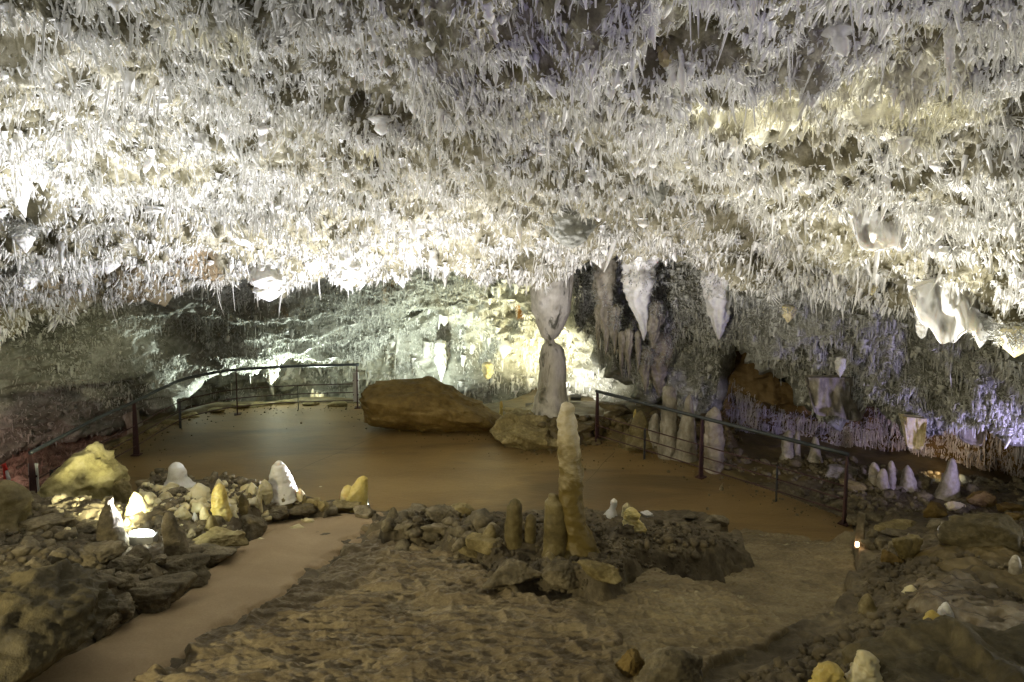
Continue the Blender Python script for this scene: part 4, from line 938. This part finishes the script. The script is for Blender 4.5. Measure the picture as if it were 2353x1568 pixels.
H_('white_blob', 'small white drop right of the bulge over the rail end', 828, 590, 662, 20, 11.3, M_WHITE, BLOB, 20)
H_('white_blob', 'bright white smooth knob high on the glaring area', 556, 470, 565, 52, 9.8, M_WHITE, BLOB, 21, lump=.3)
H_('white_blob', 'bright furry white knob left in the glaring area', 266, 410, 500, 44, 8.9, M_WHITE, BLOB, 22, lump=.3)
H_('white_stalactite', 'large melted looking whitish stalactite at the left picture edge', 50, 330, 500, 64, 7.6, M_WHITE, SPEAR, 23, lump=.3)
H_('white_stalactite', 'narrow lobe right of the melted looking stalactite', 92, 350, 440, 26, 7.5, M_WHITE, WEDGE, 24)
H_('white_stalactite', 'bulbous pointed white stalactite at the left edge below the melted one', 58, 510, 582, 40, 8.7, M_WHITE, WEDGE, 25)
H_('lilac_stalactite', 'pale lilac flowstone tongue on the ochre rock at the left edge', 62, 600, 668, 34, 9.8, M_WHITE, BLOB, 26)
H_('white_stalactite', 'thin white dripstone on the banded rock at left', 182, 655, 692, 9, 11.0, M_WHITE, None, 27)
H_('white_stalactite', 'small white stub below the ochre band', 482, 580, 632, 10, 11.6, M_WHITE, BLOB, 28)
H_('grey_stalactite', 'grey blade hanging from the low ceiling above the left rail', 510, 795, 858, 26, 15.2, M_WHITE, WEDGE, 29)
H_('grey_stalactite', 'pale torn drapery under the handrail near its joint', 624, 845, 884, 28, 16.0, M_DIRTY, WEDGE, 30)
H_('white_stalactite', 'pale bulb hanging where the low ceiling meets the left rail', 615, 810, 842, 26, 15.3, M_WHITE, BLOB, 31)
H_('white_stalactite', 'bright spiky stub hanging right above the handrail', 640, 800, 848, 20, 15.4, M_WHITE, None, 32)
H_('cream_stalactite', 'yellowish teardrop hanging on the back wall above the brown boulder', 1119, 832, 872, 22, 15.4, M_CREAM, BLOB, 33)
H_('grey_stalactite', 'pale flow tongue on the back wall right of the rail end', 1012, 780, 880, 24, 16.2, M_WHITE, WEDGE, 34)
H_('cream_stalactite', 'pinkish cream pair of tips on the right wall', 1811, 700, 742, 26, 10.6, M_CREAM, WEDGE, 35)
H_('white_stalactite', 'white pointed tip over the square grey drapery', 1932, 820, 868, 20, 10.2, M_WHITE, WEDGE, 36)
H_('cream_stalactite', 'left glossy lobe of the melted white drapery at right', 2118, 700, 778, 24, 8.1, M_WHITE, BLOB, 37)
H_('white_stalactite', 'pointed white tooth at the right end of the melted drapery', 2253, 730, 800, 32, 7.6, M_WHITE, WEDGE, 38)
H_('cream_stalactite', 'large cream wedge at the right picture edge', 2338, 750, 822, 60, 7.1, M_CREAM, WEDGE, 39)
H_('white_stalactite', 'long pale stalactite hanging at the top right', 2185, 60, 220, 20, 4.6, M_WHITE, None, 40, lump=.3)
H_('grey_stalactite', 'long dusty stalactite in the shaded upper middle', 1402, 160, 290, 24, 5.6, M_WHITE, None, 41, lump=.3)
H_('white_stalactite', 'stubby pale stalactite in the shaded top middle', 1538, 80, 160, 44, 5.0, M_CREAM, BLOB, 42, lump=.2)
H_('grey_stalactite', 'brownish furry cone hanging above the ceiling lip', 1505, 400, 480, 50, 8.6, M_CEIL2, WEDGE, 43, lump=.25)
H_('grey_stalactite', 'dark mossy crystal knob left of the furry cone', 1312, 440, 570, 90, 9.6, M_CEIL2, BLOB, 44, lump=.3)

def drapery(name, label, top, tips, d, mat, seed, cat='drapery', fold=.06, thick=.05, root=.05):
    """a wavy hanging curtain with real thickness; top: (u, v) line, tips: (u, v) lower edge"""
    us = np.linspace(top[0][0], top[-1][0], 70); nv = 30
    vt = curve(top, us)-12; vb = curve(tips, us)
    for _ in range(5): vb[1:-1] = (vb[:-2]+2*vb[1:-1]+vb[2:])/4
    xe = np.abs(np.linspace(-1, 1, 70)); vb = vt+(vb-vt)*(1-.55*xe**7)
    T = np.linspace(0, 1, nv)[:, None]; U = np.repeat(us[None], nv, 0); V = vt+(vb-vt)*T
    q = np.stack([U*.02, V*.008, 0*U], -1)
    D = d+fold*(2*vnoise(q*1.3, seed)+vnoise(q*3, seed+1))*(.3+T)-.25*(T-.5)**2
    D = D+.03*fbm(q*4+seed, seed+7, 3)-.05*np.exp(-((T-.93)/.09)**2); A = P(U, V, D); B = A+np.array([0, 1, 0])*thick*(3.2-2.6*T[..., None]**2)
    n = nv*70; Q = grid_quads(70, nv); i = np.arange(n).reshape(nv, 70)
    rim = np.concatenate([i[0], i[1:, -1], i[-1, -2::-1], i[-2:0:-1, 0]]); rn = np.roll(rim, -1)
    side = np.stack([rim, rn, rn+n, rim+n], -1)
    o = obj_from(name, np.concatenate([A.reshape(-1, 3), B.reshape(-1, 3)]), None, mat, quads=np.concatenate([Q, Q[:, ::-1]+n, side]), loc=A[0, 35])
    return tag(o, label, cat)
drapery('drapery', 'glowing white sheet of calcite high on the right ceiling', [(1960, 490), (2040, 500), (2098, 500)], [(1960, 520), (1972, 572), (2010, 580), (2030, 572), (2055, 566), (2072, 582), (2088, 575), (2098, 545)], 7.3, M_WHITE, 1)
drapery('drapery', 'melted looking white drapery with rounded lobes at right', [(2105, 672), (2200, 640), (2320, 672)], [(2105, 770), (2140, 755), (2165, 796), (2180, 784), (2192, 792), (2215, 765), (2240, 760), (2252, 792), (2270, 770), (2320, 745)], 7.6, M_WHITE, 2, fold=.12)
drapery('drapery', 'square grey drapery hanging over the ochre hollow', [(1858, 880), (1930, 880), (2008, 880)], [(1858, 925), (1866, 960), (1920, 955), (1950, 966), (1978, 970), (1995, 935), (2008, 900)], 11.0, M_DIRTY, 3, fold=.10)
drapery('drapery', 'square peach coloured drapery low on the right wall', [(2078, 970), (2130, 975)], [(2078, 985), (2084, 1030), (2112, 1034), (2124, 1032), (2130, 990)], 10.0, M_CREAM, 4, fold=.05)
drapery('drapery', 'purplish brown drapery right of the peach coloured one', [(2200, 985), (2265, 985)], [(2200, 1010), (2230, 1022), (2258, 1028), (2265, 1000)], 10.0, M_DIRTY, 5, fold=.05)

rb = np.concatenate([a for a, b in ROOTS]); rd = np.concatenate([b for a, b in ROOTS]); rd[:, 2] = 0; rd /= np.linalg.norm(rd, axis=1)[:, None]+1e-6
k_ = rng.integers(0, len(rb), 15000); k_ = k_[fbm(rb[k_]*2.5, 401, 3) > -.2+.35*rng.standard_normal(len(k_))]; m_ = len(k_)
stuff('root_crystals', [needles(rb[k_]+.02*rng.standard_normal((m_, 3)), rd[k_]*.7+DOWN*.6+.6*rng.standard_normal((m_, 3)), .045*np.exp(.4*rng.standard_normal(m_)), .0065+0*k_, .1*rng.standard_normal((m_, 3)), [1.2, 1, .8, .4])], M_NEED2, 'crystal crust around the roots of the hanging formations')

# ---- railings
def catmull(p, n=14):
    p = np.array(p); q = np.vstack([2*p[0]-p[1], p, 2*p[-1]-p[-2]]); out = []
    for i in range(1, len(q)-2):
        for t in np.linspace(0, 1, n, endpoint=False):
            out.append(.5*((2*q[i])+(q[i+1]-q[i-1])*t+(2*q[i-1]-5*q[i]+4*q[i+1]-q[i+2])*t*t+(-q[i-1]+3*q[i]-3*q[i+1]+q[i+2])*t**3))
    return np.array(out+[p[-1]])

def railing(label, tops, ztop, big, small, ends, rods, smooth=True, smallz=.56):
    pts = [PZ(u, v, ztop) for u, v in tops]
    line = catmull(pts) if smooth else np.array([np.array(pts[0])+(np.array(pts[-1])-np.array(pts[0]))*t for t in np.linspace(0, 1, 12)])
    us = proj(line[:, 0], line[:, 1], line[:, 2])[0]
    o_ = np.argsort(us)
    def at(u): return np.array([np.interp(u, us[o_], line[o_, k]) for k in range(3)])
    root = empty('railing', (line[0, 0], line[0, 1], 0), label, 'railing')
    V, Fc = tube(line, .030, 14); child('handrail', V, Fc, M_STEEL, root)
    for j in (len(line)//3, 2*len(line)//3) if smooth else (len(line)//2,):
        V, Fc = tube(line[j:j+2]*np.array([1, 1, 1]), .0325, 12); c0 = V.mean(0); V = c0+(V-c0)*np.array([.2, .2, 1]); child('joint_sleeve', V, Fc, M_STEEL, root)
    for z in rods:
        L = line.copy(); L[:, 2] = z; V, Fc = tube(L, .011, 8); child('rod', V, Fc, M_RUST, root)
    def dirat(u):
        a, b = at(u-6), at(u+6); t = (b-a)[:2]; return t/(np.linalg.norm(t)+1e-9)
    for u in big:
        c = at(u); t = dirat(u); n = np.array([-t[1], t[0]])
        def ring(z, wn, wt): return [[*(c[:2]+n*a*wn+t*b*wt), z] for a, b in ((-1, -1), (1, -1), (1, 1), (-1, 1))]
        V = np.array(ring(0.0, .055, .012)+ring(.3, .048, .012)+ring(.75, .036, .012)+ring(ztop-.02, .022, .012))
        Fc = [tuple(4*k+np.array([i, (i+1) % 4, (i+1) % 4+4, i+4])) for k in range(3) for i in range(4)]+[(0, 3, 2, 1), (12, 13, 14, 15)]
        po = child('post', V, Fc, M_RUST, root, False)
        bv, bf = box((c[0], c[1], .008), (.13, .15, .016), math.atan2(t[1], t[0]))
        bp = obj_from('base_plate', bv-np.array(root.location), bf, M_RUST, po, False)
        if u in ends:
            s = ends[u]; k = np.array([c[0], c[1]])+t*s*.018
            pv, pf = box((*(k+t*s*.012-np.array([0, .004])), .47), (.13, .022, .66), 0.0)
            po2 = child('white_panel', pv, pf, M_PANEL, root, False)
            bolts = [box((*(k+t*s*.012+np.array([.052*e, -.02])), z), (.018, .014, .03)) for e in (-1, 1) for z in (.3, .62)]
            bv, bf = merge(bolts); obj_from('bolt', bv-np.array(root.location), bf, M_RUST, po2, False)
    for u in small:
        c = at(u); t = dirat(u)
        bv, bf = box((c[0], c[1], smallz/2), (.012, .05, smallz), math.atan2(t[1], t[0])); child('short_post', bv, bf, M_STEEL, root, False)
    return root
railing('curved steel railing around the left and back of the platform', [(69, 1041), (149, 1000), (228, 960), (308, 924), (410, 876), (475, 860), (542, 850), (671, 842), (825, 838)], .97, [71, 308, 542, 820], [114, 200, 410, 683], {71: 1, 820: -1}, (.17, .35, .54))
railing('straight steel railing along the right side of the platform', [(1370, 899), (1950, 1045)], 1.0, [1373, 1614, 1947], [1483, 1789], {}, (.17, .35, .54), smooth=False)

# ---- barrier post with chain at the far left
b0 = P(8, 1066, 9.9); b1 = P(38, 1150, 9.9)
root = empty('barrier_post', b1, 'red and white barrier post with a red chain at the far left edge', 'barrier post')
def seg(t0, t1, r, m, nm):
    V, Fc = tube(np.array([b0+(b1-b0)*t for t in np.linspace(t0, t1, 4)]), r, 14); child(nm, V, Fc, m, root)
seg(0, .18, .030, M_RED, 'red_cap'); seg(.18, .46, .024, M_PANEL, 'white_band'); seg(.46, .68, .036, M_RED, 'red_band'); seg(.68, 1, .036, M_PANEL, 'white_band')
lk = []
for k in range(16):
    t = k/15; c = P(9, 1072, 9.85)+(P(12, 1130, 9.8)-P(9, 1072, 9.85))*t; a = np.linspace(0, 2*PI, 12)
    ring = np.stack([.013*np.cos(a)*(k % 2), .013*np.cos(a)*(1-k % 2), .022*np.sin(a)], -1)+c
    lk.append(tube(ring, .0045, 6, False))
V, Fc = merge(lk); child('chain', V, Fc, M_RED, root)

# ---- lamps of the place, with added fill lamps among them
LAMPS = []
def spot(name, loc, tgt, watt, col, ang=110, blend=.8, rad=.12):
    l = bpy.data.lights.new(name, 'SPOT'); l.energy = watt; l.color = col; l.spot_size = math.radians(ang); l.spot_blend = blend; l.shadow_soft_size = rad
    o = bpy.data.objects.new(name, l); COL.objects.link(o); o.location = tuple(map(float, loc))
    o.rotation_euler = (Vector(tuple(map(float, tgt)))-Vector(tuple(map(float, loc)))).to_track_quat('-Z', 'Y').to_euler(); return o

def floodlight(label, c, tgt, w=.22, h=.10, t=.06, mat=None, glassm=None):
    """a small lamp box whose glass faces the target"""
    d = Vector(tuple(map(float, np.array(tgt)-np.array(c)))); M = np.array(d.to_track_quat('-Z', 'Y').to_matrix())
    root = empty('floodlight', c, label, 'lamp')
    v, f = box((0, 0, t/2+.004), (w, h, t)); child('housing', v @ M.T+np.array(c), f, mat or M_LAMPB, root, False)
    v, f = box((0, 0, -.002), (w*.9, h*.84, .008)); child('glass', v @ M.T+np.array(c), f, glassm or M_GLASSL, root, False)
    v, f = box((0, h*.55, t*.3), (w*1.02, .008, t*1.3)); child('visor', v @ M.T+np.array(c), f, mat or M_LAMPB, root, False)
    return root

def up(c, dx, dy, dz=1.0, L=6): return np.array(c)+np.array([dx, dy, dz])*L
# lit lamp in the left rock pile
cA = hit(339, 1242)+np.array([0, -.10, .10])
v_, f_ = box((0, 0, 0), (.27, .10, .10)); rA = empty('floodlight', cA, 'brightly lit white floodlight lying in the left rock pile', 'lamp')
child('housing', v_+cA+np.array([0, .01, -.045]), f_, M_LAMPB, rA, False)
v_, f_ = ico(3); child('glass', v_*np.array([.13, .05, .034])+cA+np.array([0, .0, .028]), f_, M_GLASSL, rA)
spot('lamp_in_rock_pile', cA+np.array([0, 0, .09]), cA+np.array([1.6, 1.4, .5]), 26, (.95, 1.0, .72), 120, .9, .10)
spot('lamp_in_rock_pile', cA+np.array([-.05, 0, .12]), (-6.0, 9.0, .85), 420, (1.0, .97, .62), 50, .7, .08)
spot('lamp_in_rock_pile', cA+np.array([0, 0, .09]), cA+np.array([-.25, -.35, 1.6]), 1500, (.94, .95, 1.0), 98, 1.0, .10)
# hidden floodlights that light the ceiling and walls, two of them added as fill
def rig(label, c, tgt, watt, col, ang=120, blend=.8, rad=.10):
    floodlight(label, c, tgt); d = np.array(tgt)-np.array(c); d = d/np.linalg.norm(d)
    spot('floodlight_beam', np.array(c)+d*.03, tgt, watt, col, ang, blend, rad)
cB = (-2.15, 9.62, .12); rig('floodlight hidden at the platform edge behind the double yellow stalagmite', cB, (-3.2, 9.3, 4.0), 2500, (.93, .93, 1.0), 130)
cC = (-6.4, 12.9, .05) if False else (-5.0, 13.6, .10)
rig('added fill floodlight behind the yellow boulder beyond the left rail', (-7.5, 10.7, -.3), (-8.6, 12.8, 2.2), 640, (1.0, .96, .84), 160)  # added to brighten the rear rock at far left
cD = P(1219, 931, 14.3); rig('added fill floodlight in the dip behind the far left rail', (-4.6, 15.9, -.45), (-6.0, 14.9, 1.6), 1200, (.88, 1.0, .90), 150)  # second rig here is added to lift the low rear ceiling
rig('floodlight behind the brown boulder', (-1.8, 14.4, .05), (-2.6, 16.6, 2.6), 520, (.90, 1.0, .88), 140)
rig('small white floodlight behind the shelf left of the column', cD, (.2, 16.5, 3.0), 270, (1.0, .92, .50), 130)
rig('floodlight on the ground behind the foot of the column', (1.35, 14.2, .40), (1.6, 16.4, 1.8), 110, (1.0, .97, .85), 140)
rig('floodlight behind the far rim of the island', (.75, 9.5, .12), (1.2, 10.0, 4.0), 650, (1.0, .96, .98), 125)
# leaning tile with a warm lamp corner by the right rail
cE = hit(1974, 1262); sE = cE[1]/F
eV = [[-.055, .0, .0], [.045, .0, -.01], [.11, .12, .34], [.03, .12, .38]]; eV = np.array(eV); eB = eV+np.array([.03, .035, 0])
rE = empty('lamp_shield', cE, 'leaning grey stone plate hiding a small warm lamp beyond the right rail', 'lamp')
child('plate', np.vstack([eV, eB])+cE, [(0, 1, 2, 3), (7, 6, 5, 4), (0, 4, 5, 1), (1, 5, 6, 2), (2, 6, 7, 3), (3, 7, 4, 0)], M_GREY, rE, False)
v_, f_ = box((0, 0, 0), (.035, .02, .05)); child('glass', v_+cE+np.array([-.035, -.02, .06]), f_, M_GLASSW, rE, False)
spot('shield_lamp', cE+np.array([-.02, .10, .35]), (3.9, 5.4, 5.2), 1250, (1.0, .98, .93), 100, .8, .10)
rig('floodlight among the stones at the right', (7.6, 5.4, 1.2), (4.8, 5.6, 5.0), 420, (1.0, .98, .90), 140)
rig('added fill uplight out of view at left', (-7.0, 3.4, 1.7), (-3.3, 5.7, 5.6), 500, (.95, .96, 1.0), 105)  # unseen lamp, added to even out the near ceiling
rig('added fill uplight out of view at right', (7.5, 3.0, 1.7), (4.6, 5.2, 5.6), 290, (1.0, .98, .90), 105)  # its added counterpart for the right half of the ceiling
rig('small violet lamp above the gallery', (.6, .3, 4.9), (1.1, 4.2, 5.9), 60, (.5, .42, 1.0), 75)
rig('violet floodlight beyond the right picture edge', (7.1, 7.7, .9), (5.9, 10.4, 1.3), 170, (.55, .48, 1.0), 80)
rig('violet floodlight at the foot of the lilac stalagmite', (3.55, 12.0, .06), (3.5, 13.4, 1.6), 80, (.74, .62, 1.0), 160)
rig('warm floodlight in the hollow beyond the three pale stalagmites', (7.0, 10.6, .1), (7.6, 12.4, .6), 12, (1.0, .6, .2), 150)
rig('pink floodlight in the lower chamber beyond the left rail', (-9.4, 10.3, -.1), (-9.6, 11.3, -.9), 60, (1.0, .62, .50), 150)
# unseen fill lamp, added to brighten the foreground
rig('added fill floodlight out of view on the left', (-6.5, .5, 3.5), (-.4, 6.2, .4), 900, (1.0, .87, .52), 78, rad=.07)
# metal spotlight head in front of the gallery at the bottom centre
hN = P(1594, 1552, 4.6); V, Fc = tube([hN+np.array([0, 0, -.35]), hN+np.array([0, 0, -.05]), hN+np.array([0, 0, .03]), hN+np.array([0, 0, .06])], [.075, .075, .06, .03], 20)
rN = empty('spotlight', hN+np.array([0, 0, -.35]), 'brushed metal spotlight head poking up at the bottom centre', 'lamp'); child('housing', V, Fc, plain('brushed_metal', (.25, .24, .22), .3, .9), rN)
V, Fc = tube([hN+np.array([0, 0, -.9]), hN+np.array([0, 0, -.35])], .02, 10); child('stem', V, Fc, M_STEEL, rN)

# ---- air and ambient light
w = bpy.data.worlds.new('World'); scene.world = w; w.use_nodes = True
bg = w.node_tree.nodes['Background']; bg.inputs['Color'].default_value = (1.0, .97, .85, 1); bg.inputs['Strength'].default_value = .10
scene.view_settings.view_transform = 'Standard'; scene.view_settings.look = 'None'; scene.view_settings.exposure = .55; scene.view_settings.gamma = 1
scene.cycles.use_denoising = True
scene.cycles.max_bounces = 6; scene.cycles.diffuse_bounces = 4; scene.cycles.glossy_bounces = 2; scene.cycles.transmission_bounces = 2
scene.cycles.caustics_reflective = False; scene.cycles.caustics_refractive = False; scene.cycles.sample_clamp_indirect = 8
